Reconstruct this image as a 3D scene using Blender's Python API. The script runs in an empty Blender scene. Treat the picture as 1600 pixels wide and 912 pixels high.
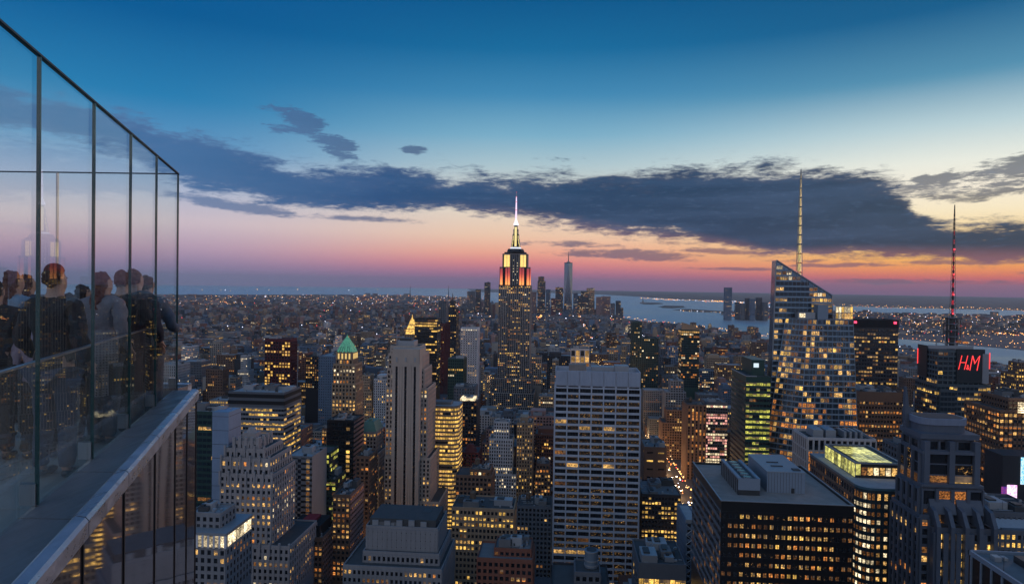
import bpy, bmesh, math, random
import numpy as np
from mathutils import Vector, Matrix

random.seed(7)
RNG = np.random.default_rng(11)
S = bpy.context.scene
COL = S.collection

# ------------------------------------------------------------------ camera
EYE = 259.0                      # metres above the street
FPX = 1005.0                     # focal length in pixels of the 1600 px wide photograph
HEAD, PITCH, ROLL = math.radians(4.6), math.radians(0.68), math.radians(0.78)
f0 = Vector((-math.sin(HEAD), math.cos(HEAD), 0)); r0 = Vector((math.cos(HEAD), math.sin(HEAD), 0)); z0 = Vector((0, 0, 1))
CF = f0*math.cos(PITCH) - z0*math.sin(PITCH)
cu = f0*math.sin(PITCH) + z0*math.cos(PITCH)
CR = r0*math.cos(ROLL) + cu*math.sin(ROLL)
CU = cu*math.cos(ROLL) - r0*math.sin(ROLL)
CAM = Vector((0, 0, EYE))
cd = bpy.data.cameras.new('camera'); cam = bpy.data.objects.new('camera', cd); COL.objects.link(cam)
cd.sensor_width = 36; cd.lens = FPX/1600*36; cd.clip_start = 0.1; cd.clip_end = 90000
M = Matrix((CR, CU, -CF)).transposed().to_4x4(); M.translation = CAM
cam.matrix_world = M
S.camera = cam

def ray(px, py): return CF + CR*((px-800)/FPX) + CU*((456-py)/FPX)
def P(px, py, Y):                # the point at grid depth Y seen there
    d = ray(px, py); return CAM + d*(Y/d.y)
def G(px, py, z=0.0):            # the ground point seen there
    d = ray(px, py); return CAM + d*((z-EYE)/d.z)
def proj(x, y, z):
    v = Vector((x, y, z)) - CAM; w = v.dot(CF)
    if w < 1: w = 1
    return 800+FPX*v.dot(CR)/w, 456-FPX*v.dot(CU)/w
def azel(px, py):
    d = ray(px, py).normalized()
    return math.degrees(math.atan2(d.x, d.y))+4.6, math.degrees(math.asin(d.z))

# ------------------------------------------------------------------ exposure, render settings
S.view_settings.view_transform = 'Standard'; S.view_settings.look = 'None'
S.view_settings.exposure = 0.0; S.view_settings.gamma = 1
S.cycles.max_bounces = 10; S.cycles.diffuse_bounces = 2; S.cycles.glossy_bounces = 4
S.cycles.transmission_bounces = 6; S.cycles.transparent_max_bounces = 32; S.cycles.volume_bounces = 0
S.cycles.sample_clamp_indirect = 3.0; S.cycles.caustics_reflective = False; S.cycles.caustics_refractive = False
S.cycles.use_denoising = True

def lin(c):
    return tuple(((v/255)/12.92 if v/255 <= 0.04045 else ((v/255+0.055)/1.055)**2.4) for v in c)

# node expression helper
class X:
    def __init__(s, nt, sock): s.nt, s.s = nt, sock
    def _m(s, op, *a, clamp=False):
        n = s.nt.nodes.new('ShaderNodeMath'); n.operation = op; n.use_clamp = clamp
        for i, v in enumerate((s,)+a):
            if isinstance(v, X): s.nt.links.new(v.s, n.inputs[i])
            else: n.inputs[i].default_value = v
        return X(s.nt, n.outputs[0])
    def __add__(s, o): return s._m('ADD', o)
    def __sub__(s, o): return s._m('SUBTRACT', o)
    def __mul__(s, o): return s._m('MULTIPLY', o)
    def __truediv__(s, o): return s._m('DIVIDE', o)
    def min(s, o): return s._m('MINIMUM', o)
    def max(s, o): return s._m('MAXIMUM', o)
    def abs(s): return s._m('ABSOLUTE')
    def clamp(s): return s._m('MULTIPLY', 1.0, clamp=True)
    def pow(s, o): return s._m('POWER', o)
def smooth(x, a, b, lo=0.0, hi=1.0):
    n = x.nt.nodes.new('ShaderNodeMapRange'); n.interpolation_type = 'SMOOTHSTEP'
    x.nt.links.new(x.s, n.inputs['Value'])
    for k, v in zip(('From Min', 'From Max', 'To Min', 'To Max'), (a, b, lo, hi)): n.inputs[k].default_value = v
    return X(x.nt, n.outputs[0])
def vec(nt, x, y, z):
    n = nt.nodes.new('ShaderNodeCombineXYZ')
    for i, v in enumerate((x, y, z)):
        if isinstance(v, X): nt.links.new(v.s, n.inputs[i])
        else: n.inputs[i].default_value = v
    return X(nt, n.outputs[0])
def noise(nt, v, scale, detail=4, rough=0.5, dist=0.0):
    n = nt.nodes.new('ShaderNodeTexNoise')
    if v is not None: nt.links.new(v.s, n.inputs['Vector'])
    n.inputs['Scale'].default_value = scale; n.inputs['Detail'].default_value = detail
    n.inputs['Roughness'].default_value = rough; n.inputs['Distortion'].default_value = dist
    return X(nt, n.outputs[0])
def mix(nt, f, a, b, mode='MIX'):
    n = nt.nodes.new('ShaderNodeMix'); n.data_type = 'RGBA'; n.blend_type = mode; n.clamp_factor = True
    for s_, v in ((n.inputs[0], f), (n.inputs[6], a), (n.inputs[7], b)):
        if isinstance(v, X): nt.links.new(v.s, s_)
        elif isinstance(v, (int, float)): s_.default_value = v
        else: s_.default_value = (*v, 1)
    return X(nt, n.outputs[2])
def ramp(x, stops, lo, hi):
    n = x.nt.nodes.new('ShaderNodeValToRGB'); e = n.color_ramp.elements
    t = (x - lo)/(hi-lo); x.nt.links.new(t.s, n.inputs[0])
    n.color_ramp.interpolation = 'LINEAR'
    while len(e) < len(stops): e.new(0.5)
    for el, (p, c) in zip(e, sorted(stops)): el.position = (p-lo)/(hi-lo)
    for el, (p, c) in zip(e, sorted(stops)): el.position = (p-lo)/(hi-lo); el.color = (*lin(c), 1)
    return X(x.nt, n.outputs[0])
def curve(x, pts, lo, hi, vlo, vhi):
    n = x.nt.nodes.new('ShaderNodeFloatCurve'); t = (x - lo)/(hi-lo); x.nt.links.new(t.s, n.inputs['Value'])
    c = n.mapping.curves[0]; pts = sorted(pts)
    q = [((a-lo)/(hi-lo), (b-vlo)/(vhi-vlo)) for a, b in pts]
    while len(c.points) < len(q): c.points.new(0.5, 0.5)
    for p_, (a, b) in zip(c.points, q): p_.location = (a, b); p_.handle_type = 'AUTO'
    n.mapping.update()
    return X(x.nt, n.outputs[0])*(vhi-vlo) + vlo

# ------------------------------------------------------------------ sky
W = bpy.data.worlds.new('World'); S.world = W; W.use_nodes = True
nt = W.node_tree; nt.nodes.clear()
tc = nt.nodes.new('ShaderNodeTexCoord'); sp = nt.nodes.new('ShaderNodeSeparateXYZ'); nt.links.new(tc.outputs['Generated'], sp.inputs[0])
dx, dy, dz = (X(nt, sp.outputs[i]) for i in range(3))
az = dx._m('ARCTAN2', dy)*57.29578 + 4.6           # degrees to the right of the view
el = dz._m('ARCSINE')*57.29578
el = el + (az.abs()*0.0)
LEFT = [(-3, (88, 98, 138)), (0.2, (122, 120, 158)), (1.3, (154, 136, 170)), (2.6, (186, 160, 184)), (4.6, (208, 192, 202)), (7.5, (168, 184, 210)), (10.5, (92, 150, 195)), (14, (40, 126, 178)), (20, (8, 92, 150)), (28, (12, 78, 140)), (45, (34, 100, 158)), (90, (60, 116, 172))]
MID = [(-3, (110, 84, 122)), (0.1, (135, 98, 140)), (1.0, (180, 114, 144)), (1.9, (230, 138, 138)), (2.8, (246, 172, 146)), (4.3, (244, 204, 174)), (6.6, (234, 220, 200)), (10.4, (176, 200, 208)), (13, (124, 176, 202)), (16.3, (66, 138, 182)), (20, (24, 108, 158)), (25, (5, 82, 136)), (45, (34, 100, 158)), (90, (60, 116, 172))]
RIGHT = [(-3, (110, 66, 105)), (-0.4, (140, 78, 118)), (0.3, (178, 88, 116)), (0.9, (232, 112, 100)), (1.5, (255, 152, 84)), (2.4, (255, 192, 96)), (3.6, (255, 212, 136)), (5.8, (255, 238, 200)), (7.6, (252, 242, 222)), (9.4, (238, 240, 228)), (12, (188, 212, 218)), (15.5, (86, 146, 178)), (20, (26, 96, 142)), (26, (12, 74, 122)), (45, (34, 98, 154)), (90, (60, 116, 172))]
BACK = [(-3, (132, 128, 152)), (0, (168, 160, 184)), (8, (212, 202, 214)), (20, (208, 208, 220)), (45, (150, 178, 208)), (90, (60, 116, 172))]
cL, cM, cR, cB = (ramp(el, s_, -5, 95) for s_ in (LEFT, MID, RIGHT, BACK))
sky = mix(nt, smooth(az, -30, 2), cL, cM)
sky = mix(nt, smooth(az, 2, 36), sky, cR)
sky = mix(nt, smooth((az-28).abs(), 40, 105), sky, cL)
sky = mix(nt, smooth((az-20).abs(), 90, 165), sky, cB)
# cloud deck: a bank across the view, broken streaks around it
wv = vec(nt, az*0.055, el*0.16, 0.0)
n1 = noise(nt, wv, 1.6, 8, 0.58, 0.25)
n2 = noise(nt, vec(nt, az*0.16, el*0.62, 4.0), 1.5, 7, 0.62, 0.2)
n3 = noise(nt, vec(nt, az*0.03, el*0.35, 9.0), 2.2, 5, 0.55, 0.1)
def cpts(l): return [azel(a, b) for a, b in l]
TOP = cpts([(-200, 120), (0, 140), (150, 176), (250, 200), (350, 224), (430, 250), (500, 270), (640, 270), (760, 282), (860, 276), (1000, 274), (1150, 268), (1250, 263), (1330, 270), (1400, 290), (1440, 326), (1500, 352), (1600, 357), (1900, 366)])
BOT = cpts([(-200, 150), (0, 196), (150, 226), (250, 262), (350, 300), (450, 318), (600, 328), (760, 328), (860, 345), (950, 362), (1050, 374), (1150, 388), (1220, 402), (1330, 399), (1450, 401), (1600, 405), (1900, 408)])
top = curve(az, TOP, -60, 90, 0, 25); bot = curve(az, BOT, -60, 90, 0, 25)
n4 = noise(nt, vec(nt, az*0.6, el*2.6, 2.0), 1.4, 8, 0.7, 0.4)
edge = (top-el+0.35).min((el-bot)*1.3+0.35) + (n1-0.5)*3.6 + (n2-0.5)*4.2 + (n4-0.5)*3.0
dens = smooth(edge, -0.55, 0.85)
dens = dens*smooth(az, -60, -30, 0.35, 1.0)*smooth((az-20).abs(), 62, 90, 1.0, 0.25)
def streak(cx, cy, rx, ry, tilt=0.0, k=0.55, soft=0.5):
    a, e = azel(cx, cy); s_ = math.cos(math.radians(a)); ra = math.degrees(rx/FPX)*s_**2; re = math.degrees(ry/FPX)*s_
    u = (az-a)/ra; v = (el-e-(az-a)*tilt)/re
    return smooth(u*u*-1.0 - v*v + 1.0 + (n2-0.5)*6.5*k + (n1-0.5)*3.0*k + (n4-0.5)*4.0*k, -0.25, 0.9)
st = None
for a in [(472, 198, 50, 19, -0.3, 1.35), (515, 222, 40, 13, -0.2, 1.35), (643, 234, 20, 7, 0, 1.2), (370, 322, 110, 9, -0.1, .6), (565, 341, 100, 6, -.02, .5),
          (900, 381, 75, 6, 0, .7), (985, 398, 115, 9, -.03, .8), (1130, 392, 80, 6, -.04, .7), (1330, 414, 100, 4, 0, .8), (1250, 407, 60, 3, 0, .8), (1400, 440, 150, 5, 0, .7),
          (1490, 300, 130, 15, .09, 1.0), (1590, 268, 130, 24, .06, 1.1), (1480, 278, 60, 8, .05, 1.2), (1440, 300, 120, 11, -.08, .7), (1540, 306, 90, 7, .1, .8), (1700, 300, 90, 12, .05, 1.2), (1480, 410, 120, 4, 0, .8), (1150, 420, 90, 3, 0, .7), (1690, 425, 120, 6, 0, .8)]:
    s1 = streak(*a); st = s1 if st is None else st.max(s1)
dall = dens.max(st*0.8)
core = (dens*smooth(edge, 0.0, 1.6)).clamp()
ccol = ramp(az, [(-60, (52, 96, 146)), (-28, (66, 110, 158)), (-12, (26, 76, 126)), (2, (10, 60, 100)), (20, (14, 54, 88)), (40, (36, 60, 82)), (70, (60, 74, 104)), (90, (40, 66, 108))], -60, 90)
cedge = mix(nt, smooth(az, -30, 10), lin((116, 126, 160)), lin((126, 112, 122)))
cedge = mix(nt, smooth(az, 20, 40), cedge, lin((112, 100, 104)))
ccol = mix(nt, core, mix(nt, 0.22, ccol, cedge), ccol)
ccol = mix(nt, (n3-0.42)*1.9, ccol, mix(nt, 0.35, ccol, lin((92, 122, 166))))
ccol = mix(nt, smooth(n4, .5, .75, 0, .35), ccol, lin((84, 112, 150)))
und = smooth(el-bot, -0.3, 1.1, 0.32, 0.0)*smooth(az, -12, 22)*smooth(el-bot, -3.0, -0.3)
ccol = mix(nt, und, ccol, mix(nt, smooth(az, 0, 30), lin((170, 110, 120)), lin((206, 120, 92))))
lowc = mix(nt, smooth(az, -10, 30), lin((128, 116, 146)), lin((140, 96, 116)))   # thin low streaks take the afterglow
ccol = mix(nt, smooth(el, 1.2, 3.6, 0.75, 0.0), ccol, lowc)
sky = mix(nt, dall*0.97, sky, ccol)
nish = nt.nodes.new('ShaderNodeTexSky'); nish.sky_type = 'NISHITA'; nish.sun_disc = False
SUN_AZ, SUN_EL = math.radians(48), math.radians(2.0)     # clockwise from the avenue direction (+Y)
nish.sun_elevation = SUN_EL; nish.sun_rotation = SUN_AZ
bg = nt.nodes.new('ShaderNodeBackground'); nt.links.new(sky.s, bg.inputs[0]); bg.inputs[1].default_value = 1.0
bg2 = nt.nodes.new('ShaderNodeBackground'); nt.links.new(nish.outputs[0], bg2.inputs[0]); bg2.inputs[1].default_value = 0.0
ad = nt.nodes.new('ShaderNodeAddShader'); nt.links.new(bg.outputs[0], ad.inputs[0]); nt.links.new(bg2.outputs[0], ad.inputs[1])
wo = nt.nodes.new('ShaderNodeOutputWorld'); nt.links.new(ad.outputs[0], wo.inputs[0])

sl = bpy.data.lights.new('sun', 'SUN'); sun = bpy.data.objects.new('sun', sl); COL.objects.link(sun)
sl.energy = 0.7; sl.angle = math.radians(14); sl.color = (1.0, 0.60, 0.48)
sd = Vector((math.sin(SUN_AZ)*math.cos(math.radians(6)), math.cos(SUN_AZ)*math.cos(math.radians(6)), math.sin(math.radians(6))))
sun.rotation_euler = (-sd).to_track_quat('-Z', 'Y').to_euler()

# ------------------------------------------------------------------ materials
def newmat(name):
    m = bpy.data.materials.new(name); m.use_nodes = True; m.node_tree.nodes.clear(); return m, m.node_tree
def principled(nt, col, rough=0.7, metal=0.0, spec=0.5, bump=None, emis=None, estr=None):
    b = nt.nodes.new('ShaderNodeBsdfPrincipled')
    for k, v in (('Base Color', col), ('Roughness', rough), ('Metallic', metal), ('Specular IOR Level', spec), ('Emission Color', emis), ('Emission Strength', estr)):
        if v is None: continue
        if isinstance(v, X): nt.links.new(v.s, b.inputs[k])
        elif isinstance(v, tuple): b.inputs[k].default_value = (*v[:3], 1)
        else: b.inputs[k].default_value = v
    if bump is not None:
        bn = nt.nodes.new('ShaderNodeBump'); bn.inputs['Strength'].default_value = bump[1]; bn.inputs['Distance'].default_value = bump[2]
        nt.links.new(bump[0].s, bn.inputs['Height']); nt.links.new(bn.outputs[0], b.inputs['Normal'])
    o = nt.nodes.new('ShaderNodeOutputMaterial'); nt.links.new(b.outputs[0], o.inputs[0]); return b
def coords(nt, kind='Object', sc=None):
    t = nt.nodes.new('ShaderNodeTexCoord'); x = X(nt, t.outputs[kind])
    if sc:
        m = nt.nodes.new('ShaderNodeMapping'); nt.links.new(x.s, m.inputs[0]); m.inputs['Scale'].default_value = sc; x = X(nt, m.outputs[0])
    return x
def scl(c, k): return tuple(min(1, v*k) for v in c)
_wall = {}
def wall(c, rough=0.85, var=0.34, metal=0.0, big=0.06, fine=0.9):
    """masonry / panel cladding: c is the linear base colour"""
    key = (tuple(round(v, 3) for v in c), rough, var, metal)
    if key in _wall: return _wall[key]
    m, nt = newmat('cladding')
    a = noise(nt, coords(nt), big, 3, 0.6); b = noise(nt, coords(nt, sc=(0.9, 0.9, 0.05)), 1.0, 3, 0.6); d = noise(nt, coords(nt), fine, 2, 0.6)
    k = (a*0.5 + b*0.35 + d*0.15 - 0.5)*(2.4*var) + 1.0
    col = mix(nt, 1.0, c, vec(nt, k, k, k), 'MULTIPLY')
    principled(nt, col, rough, metal, 0.4)
    _wall[key] = m; return m
def simple(name, c, rough=0.6, metal=0.0, spec=0.5, var=0.15, sc=1.0, bump=0.0):
    m, nt = newmat(name); a = noise(nt, coords(nt), sc, 5, 0.6); k = (a-0.5)*(2*var) + 1.0
    principled(nt, mix(nt, 1.0, c, vec(nt, k, k, k), 'MULTIPLY'), rough, metal, spec, bump=(a, bump, 0.02) if bump else None); return m
def glow(name, c, s, nscale=1.2, lo=0.25, hi=1.9, base=(0.02, 0.02, 0.02)):
    """a lit window: curtains, lamps and furniture break the light up"""
    m, nt = newmat(name)
    g = nt.nodes.new('ShaderNodeNewGeometry'); p = X(nt, g.outputs['Position'])
    mp = nt.nodes.new('ShaderNodeMapping'); nt.links.new(p.s, mp.inputs[0]); mp.inputs['Scale'].default_value = (1, 1, 1.2)
    n = noise(nt, X(nt, mp.outputs[0]), nscale, 3, 0.7); n2_ = noise(nt, X(nt, mp.outputs[0]), 0.16, 1, 0.5)
    oi = nt.nodes.new('ShaderNodeObjectInfo'); rv = (X(nt, oi.outputs['Random'])*7.3 + X(nt, g.outputs['Random Per Island'])*5.7)._m('FRACT')
    e = smooth(n, 0.36 if lo > 0 else 0.57, 0.66 if lo > 0 else .73, lo, hi)*smooth(n2_, 0.35, 0.65, 0.65, 1.3)*(rv*1.15 + .38)*s
    principled(nt, base, 0.12, 0, 0.5, emis=c, estr=e)
    m.cycles.emission_sampling = 'NONE'
    return m
def emit(name, c, s, sample=False):
    m, nt = newmat(name); principled(nt, (0.02, 0.02, 0.02), 0.4, emis=c, estr=s)
    if not sample: m.cycles.emission_sampling = 'NONE'
    return m
def darkglass(name, c, rough=0.06, metal=0.0, spec=0.8):
    m, nt = newmat(name); g = nt.nodes.new('ShaderNodeNewGeometry'); n = noise(nt, X(nt, g.outputs['Position']), 0.25, 2, 0.6)
    k = (n-0.5)*1.2 + 1.0
    principled(nt, mix(nt, 1.0, c, vec(nt, k, k, k), 'MULTIPLY'), rough, metal, spec, bump=(n, 0.25, 0.05)); return m
WIN = {
 'dark': darkglass('window_glass', (0.010, 0.013, 0.018)),
 'blue': darkglass('blue_window_glass', (0.02, 0.035, 0.05), 0.05, 0.3),
 'dim':  glow('dim_window', lin((225, 150, 80)), 0.16, lo=.1, hi=2.4),
 'warm': glow('lit_window', lin((255, 196, 112)), 0.62, lo=.12, hi=1.8),
 'gold': glow('bright_window', lin((255, 200, 98)), 0.95, lo=0.3, hi=1.6),
 'white':glow('white_lit_window', lin((255, 230, 184)), 0.95, lo=0.25),
 'orange':glow('orange_lit_window', lin((255, 158, 76)), 0.55, lo=.12),
 'green':glow('greenish_lit_window', lin((224, 218, 96)), 0.62, lo=0.25),
 'speck': glow('window_with_small_lamps', lin((255, 190, 105)), 0.42, nscale=1.1, lo=0.0, hi=2.0),
 'pink': glow('pink_lit_window', lin((255, 176, 160)), 0.85, lo=0.2),
}
WK = list(WIN)
BLIND = glow('window_blind', lin((215, 165, 105)), 0.16, nscale=.5, lo=.5, hi=1.2, base=(.25, .22, .18))
PAL = {'office': (('warm', .36), ('gold', .14), ('dim', .22), ('speck', .18), ('orange', .07), ('white', .03)),
       'gold': (('gold', .62), ('warm', .3), ('dim', .08)),
       'home': (('warm', .33), ('speck', .15), ('dim', .20), ('orange', .17), ('white', .15)),
       'white': (('white', .6), ('warm', .3), ('dim', .1)),
       'green': (('green', .8), ('warm', .1), ('dim', .1)),
       'dim': (('dim', .6), ('warm', .25), ('orange', .15)),
       'orange': (('orange', .5), ('warm', .3), ('dim', .2)),
       'pink': (('pink', .5), ('white', .4), ('dim', .1))}
ROOF = {k: simple('roofing', c, 0.9, var=0.35, sc=0.25) for k, c in {'dark': (0.05, 0.055, 0.06), 'grey': (0.13, 0.14, 0.15), 'pale': (0.30, 0.32, 0.34), 'tan': (0.24, 0.215, 0.20)}.items()}
METAL = simple('grey_metal', (0.30, 0.33, 0.36), 0.45, 0.4, sc=0.8)
DMETAL = simple('dark_metal', (0.05, 0.055, 0.06), 0.5, 0.5)
WOOD = simple('tank_wood', (0.11, 0.075, 0.05), 0.85, sc=2)

# ------------------------------------------------------------------ mesh builders
class MB:
    """collects boxes, quads and polygons with one material each and links them as ONE mesh"""
    def __init__(s): s.v, s.f, s.m, s.mats, s.n = [], [], [], [], 0
    def mi(s, m):
        if m not in s.mats: s.mats.append(m)
        return s.mats.index(m)
    def add(s, verts, faces, m):
        k = s.mi(m); verts = np.asarray(verts, float).reshape(-1, 3); s.v.append(verts)
        for f in faces: s.f.append([i+s.n for i in f]); s.m.append(k)
        s.n += len(verts)
    def quads(s, arr, ms):
        """arr (N,4,3), ms list of N materials"""
        N = len(arr)
        if N == 0: return
        s.v.append(arr.reshape(-1, 3)); s.f.extend((np.arange(N*4).reshape(N, 4)+s.n).tolist()); s.n += N*4
        s.m.extend([s.mi(m) for m in ms])
    BF = ((0, 3, 2, 1), (4, 5, 6, 7), (0, 1, 5, 4), (1, 2, 6, 5), (2, 3, 7, 6), (3, 0, 4, 7))
    def box(s, x0, x1, y0, y1, z0, z1, m, bottom=True):
        s.add([(x0, y0, z0), (x1, y0, z0), (x1, y1, z0), (x0, y1, z0), (x0, y0, z1), (x1, y0, z1), (x1, y1, z1), (x0, y1, z1)], s.BF if bottom else s.BF[1:], m)
    def prism(s, base, top, m, caps=True):
        """two rings of equal length, lower then upper"""
        n = len(base); f = [(i, (i+1) % n, n+(i+1) % n, n+i) for i in range(n)]
        if caps: f += [tuple(range(n-1, -1, -1)), tuple(range(n, 2*n))]
        s.add(list(base)+list(top), f, m)
    def cyl(s, x, y, z0, z1, r0, r1, m, n=12):
        b = [(x+r0*math.cos(2*math.pi*i/n), y+r0*math.sin(2*math.pi*i/n), z0) for i in range(n)]
        t = [(x+r1*math.cos(2*math.pi*i/n), y+r1*math.sin(2*math.pi*i/n), z1) for i in range(n)]
        s.prism(b, t, m)
    def bar(s, a, b, w, m, n=4):
        a, b = Vector(a), Vector(b); d = (b-a).normalized(); u = d.orthogonal().normalized(); v = d.cross(u)
        ring = lambda c: [tuple(c+u*(w*math.cos(2*math.pi*(i+.5)/n))+v*(w*math.sin(2*math.pi*(i+.5)/n))) for i in range(n)]
        s.prism(ring(a), ring(b), m)
    def mesh(s, name, org=(0, 0, 0)):
        me = bpy.data.meshes.new(name)
        v = np.concatenate(s.v)-np.asarray(org, float)
        cnt = np.array([len(f) for f in s.f], np.int32); loops = np.fromiter((i for f in s.f for i in f), np.int32, int(cnt.sum()))
        me.vertices.add(len(v)); me.vertices.foreach_set('co', v.astype(np.float32).ravel())
        me.loops.add(len(loops)); me.loops.foreach_set('vertex_index', loops)
        me.polygons.add(len(cnt)); st = np.zeros(len(cnt), np.int32); st[1:] = np.cumsum(cnt)[:-1]
        me.polygons.foreach_set('loop_start', st)
        for m in s.mats: me.materials.append(m)
        me.polygons.foreach_set('material_index', np.array(s.m, np.int32)); me.polygons.foreach_set('use_smooth', np.zeros(len(cnt), bool))
        me.update(calc_edges=True); me.validate(); return me
    def build(s, name, parent=None, stuff=False, label=None, smooth_=False):
        if not s.v: return None
        org = parent['_org'] if parent is not None and '_org' in parent else (0, 0, 0)
        me = s.mesh(name, org)
        if smooth_: me.polygons.foreach_set('use_smooth', [True]*len(me.polygons))
        o = bpy.data.objects.new(name, me); COL.objects.link(o)
        if parent is not None: o.parent = parent
        if stuff: o['kind'] = 'stuff'
        if label: o['label'] = label
        return o
def tag(o, label=None, cat=None, group=None, kind=None):
    for k, v in (('label', label), ('category', cat), ('group', group), ('kind', kind)):
        if v: o[k] = v
    return o
ROOTS = []
def thing(name, label, cat, org, group=None):
    o = bpy.data.objects.new(name, None); COL.objects.link(o); o.location = org; o['_org'] = tuple(float(v) for v in org)
    o.empty_display_size = 1; ROOTS.append(o)
    return tag(o, label, cat, group)
def child(name, me, parent, loc=(0, 0, 0), rot=None):
    o = bpy.data.objects.new(name, me); COL.objects.link(o); o.parent = parent; o.location = loc
    if rot: o.rotation_euler = rot
    return o

# ------------------------------------------------------------------ facades
_pane = {}
def pane_mesh(w, h, face, mk, mull):
    bl = random.choice((0, 0, 0, .3, .5, .7)) if mk not in ('dark', 'blue', 'speck') else 0
    key = (round(w, 1), round(h, 1), face, mk, mull, bl)
    if key not in _pane:
        b = MB(); w, h = key[0], key[1]
        def q(u0, u1, v0, v1, d0, d1, m):
            if face == 'F': b.box(u0, u1, -d1, -d0, v0, v1, m)
            elif face == 'R': b.box(d0, d1, u0, u1, v0, v1, m)
            else: b.box(-d1, -d0, u0, u1, v0, v1, m)
        q(-w/2, w/2, -h/2, h/2, 0.01, 0.04, WIN[mk])
        for i in range(1, mull): u = -w/2+w*i/mull; q(u-.07, u+.07, -h/2, h/2, 0.045, 0.12, DMETAL)
        if mull: q(-w/2, w/2, -h/2, -h/2+.12, 0.05, 0.14, DMETAL)
        if bl:
            n_ = max(1, mull); c_ = 0 if n_ == 1 else int(bl*10) % n_
            q(-w/2+w*c_/n_+.08, -w/2+w*(c_+1)/n_-.08, h/2-h*bl, h/2-.02, 0.042, 0.06, BLIND)
        _pane[key] = b.mesh('window')
    return _pane[key]
class Bld:
    def __init__(s, name, label, cat, org, group=None):
        s.root = thing(name, label, cat, org, group); s.wall = MB(); s.win = MB(); s.roof = MB(); s.org = org; s.n_ind = 0; s.parts = []
    def part(s, name, mb=None, label=None, stuff=False):
        mb = mb or MB(); s.parts.append((name, mb, label, stuff)); return mb
    def facade(s, face, u0, u1, z0, z1, d, wm, bay=3.2, fl=3.8, pw=.4, sh=.42, pd=.4, sd=.25, lit=.25, pal='office', ind=False, mull=0, spm=None, dark='dark', full=.0, fn=None, ends=True, cap=300):
        """windows between proud piers (width share pw) and spandrels (height share sh) on one face; d = the face's plane"""
        W_, H_ = u1-u0, z1-z0
        if W_ < 1 or H_ < 2: return
        nx, nz = max(1, round(W_/bay)), max(1, round(H_/fl)); bw, bh = W_/nx, H_/nz
        pwid, shgt = bw*pw, bh*sh; ww, wh = bw-pwid, bh-shgt; spm = spm or wm
        def q(u_0, u_1, v_0, v_1, p, m):
            if face == 'F': s.wall.box(u_0, u_1, d-p, d, v_0, v_1, m)
            elif face == 'R': s.wall.box(d, d+p, u_0, u_1, v_0, v_1, m)
            else: s.wall.box(d-p, d, u_0, u_1, v_0, v_1, m)
        if pd > 0 and pwid > 0.02:
            for i in range(nx+1):
                a, b_ = u0+i*bw-pwid/2, u0+i*bw+pwid/2
                q(max(a, u0), min(b_, u1), z0, z1, pd, wm)
        if sd > 0 and shgt > 0.02:
            for k in range(nz+1):
                a, b_ = z0+k*bh-shgt/2, z0+k*bh+shgt/2
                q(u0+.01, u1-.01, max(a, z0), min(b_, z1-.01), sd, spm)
        pn, pp = zip(*PAL.get(pal, ((pal, .8), ('dim', .2)))); pp = np.array(pp)/sum(pp)
        cu_, cz = [], []; mk = []
        for k in range(nz):
            r = random.random(); pf = 0.92 if r < full else lit*(0.3+1.4*random.random())
            fk = pn[RNG.choice(len(pn), p=pp)]; state = random.random() < pf
            for i in range(nx):
                if random.random() > .45: state = random.random() < pf
                w_ = fn(i/max(1, nx-1), k/max(1, nz-1), i, k) if fn else None
                on = state if w_ is None else w_
                if isinstance(on, str): m_ = on
                elif on: m_ = fk if random.random() < .7 else pn[RNG.choice(len(pn), p=pp)]
                else: m_ = dark
                cu_.append(u0+(i+.5)*bw); cz.append(z0+(k+.5)*bh); mk.append(m_)
        cu_, cz = np.array(cu_), np.array(cz)
        order = np.arange(len(mk))
        n_i = 0
        if ind:      # the windows that show largest stand as objects of their own: the upper storeys
            n_i = min(len(mk), cap-s.n_ind); order = order[::-1]
            for j in order[:n_i]:
                off = {'F': (cu_[j], d, cz[j]), 'R': (d, cu_[j], cz[j]), 'L': (d, cu_[j], cz[j])}[face]
                child('window', pane_mesh(ww, wh, face, mk[j], mull), s.root, tuple(off[a]-s.org[a] for a in range(3)))
            s.n_ind += n_i
        rest = order[n_i:]
        if len(rest):
            a, c = cu_[rest], cz[rest]; N = len(rest); q4 = np.zeros((N, 4, 3)); hw, hh = ww/2, wh/2
            if face == 'F':
                us = [(-hw, -hh), (hw, -hh), (hw, hh), (-hw, hh)]
                for t, (p_, r_) in enumerate(us): q4[:, t, 0] = a+p_; q4[:, t, 1] = d-.03; q4[:, t, 2] = c+r_
            else:
                sg = 1 if face == 'R' else -1
                us = [(-hw*sg, -hh), (hw*sg, -hh), (hw*sg, hh), (-hw*sg, hh)]
                for t, (p_, r_) in enumerate(us): q4[:, t, 1] = a+p_; q4[:, t, 0] = d+.03*sg; q4[:, t, 2] = c+r_
            s.win.quads(q4, [WIN[mk[j]] for j in rest])
            bi = [t for t in range(N) if s.org[1] < 800 and mk[rest[t]] not in ('dark', 'blue', 'speck') and random.random() < .35]
            if bi:
                b4 = q4[bi].copy(); fr = RNG.uniform(.3, .75, len(bi)); b4[:, 0, 2] = b4[:, 2, 2]-wh*fr; b4[:, 1, 2] = b4[:, 0, 2]
                b4[:, :, 1 if face == 'F' else 0] += (-.02 if face in 'FL' else .02); s.win.quads(b4, [BLIND]*len(bi))
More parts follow.
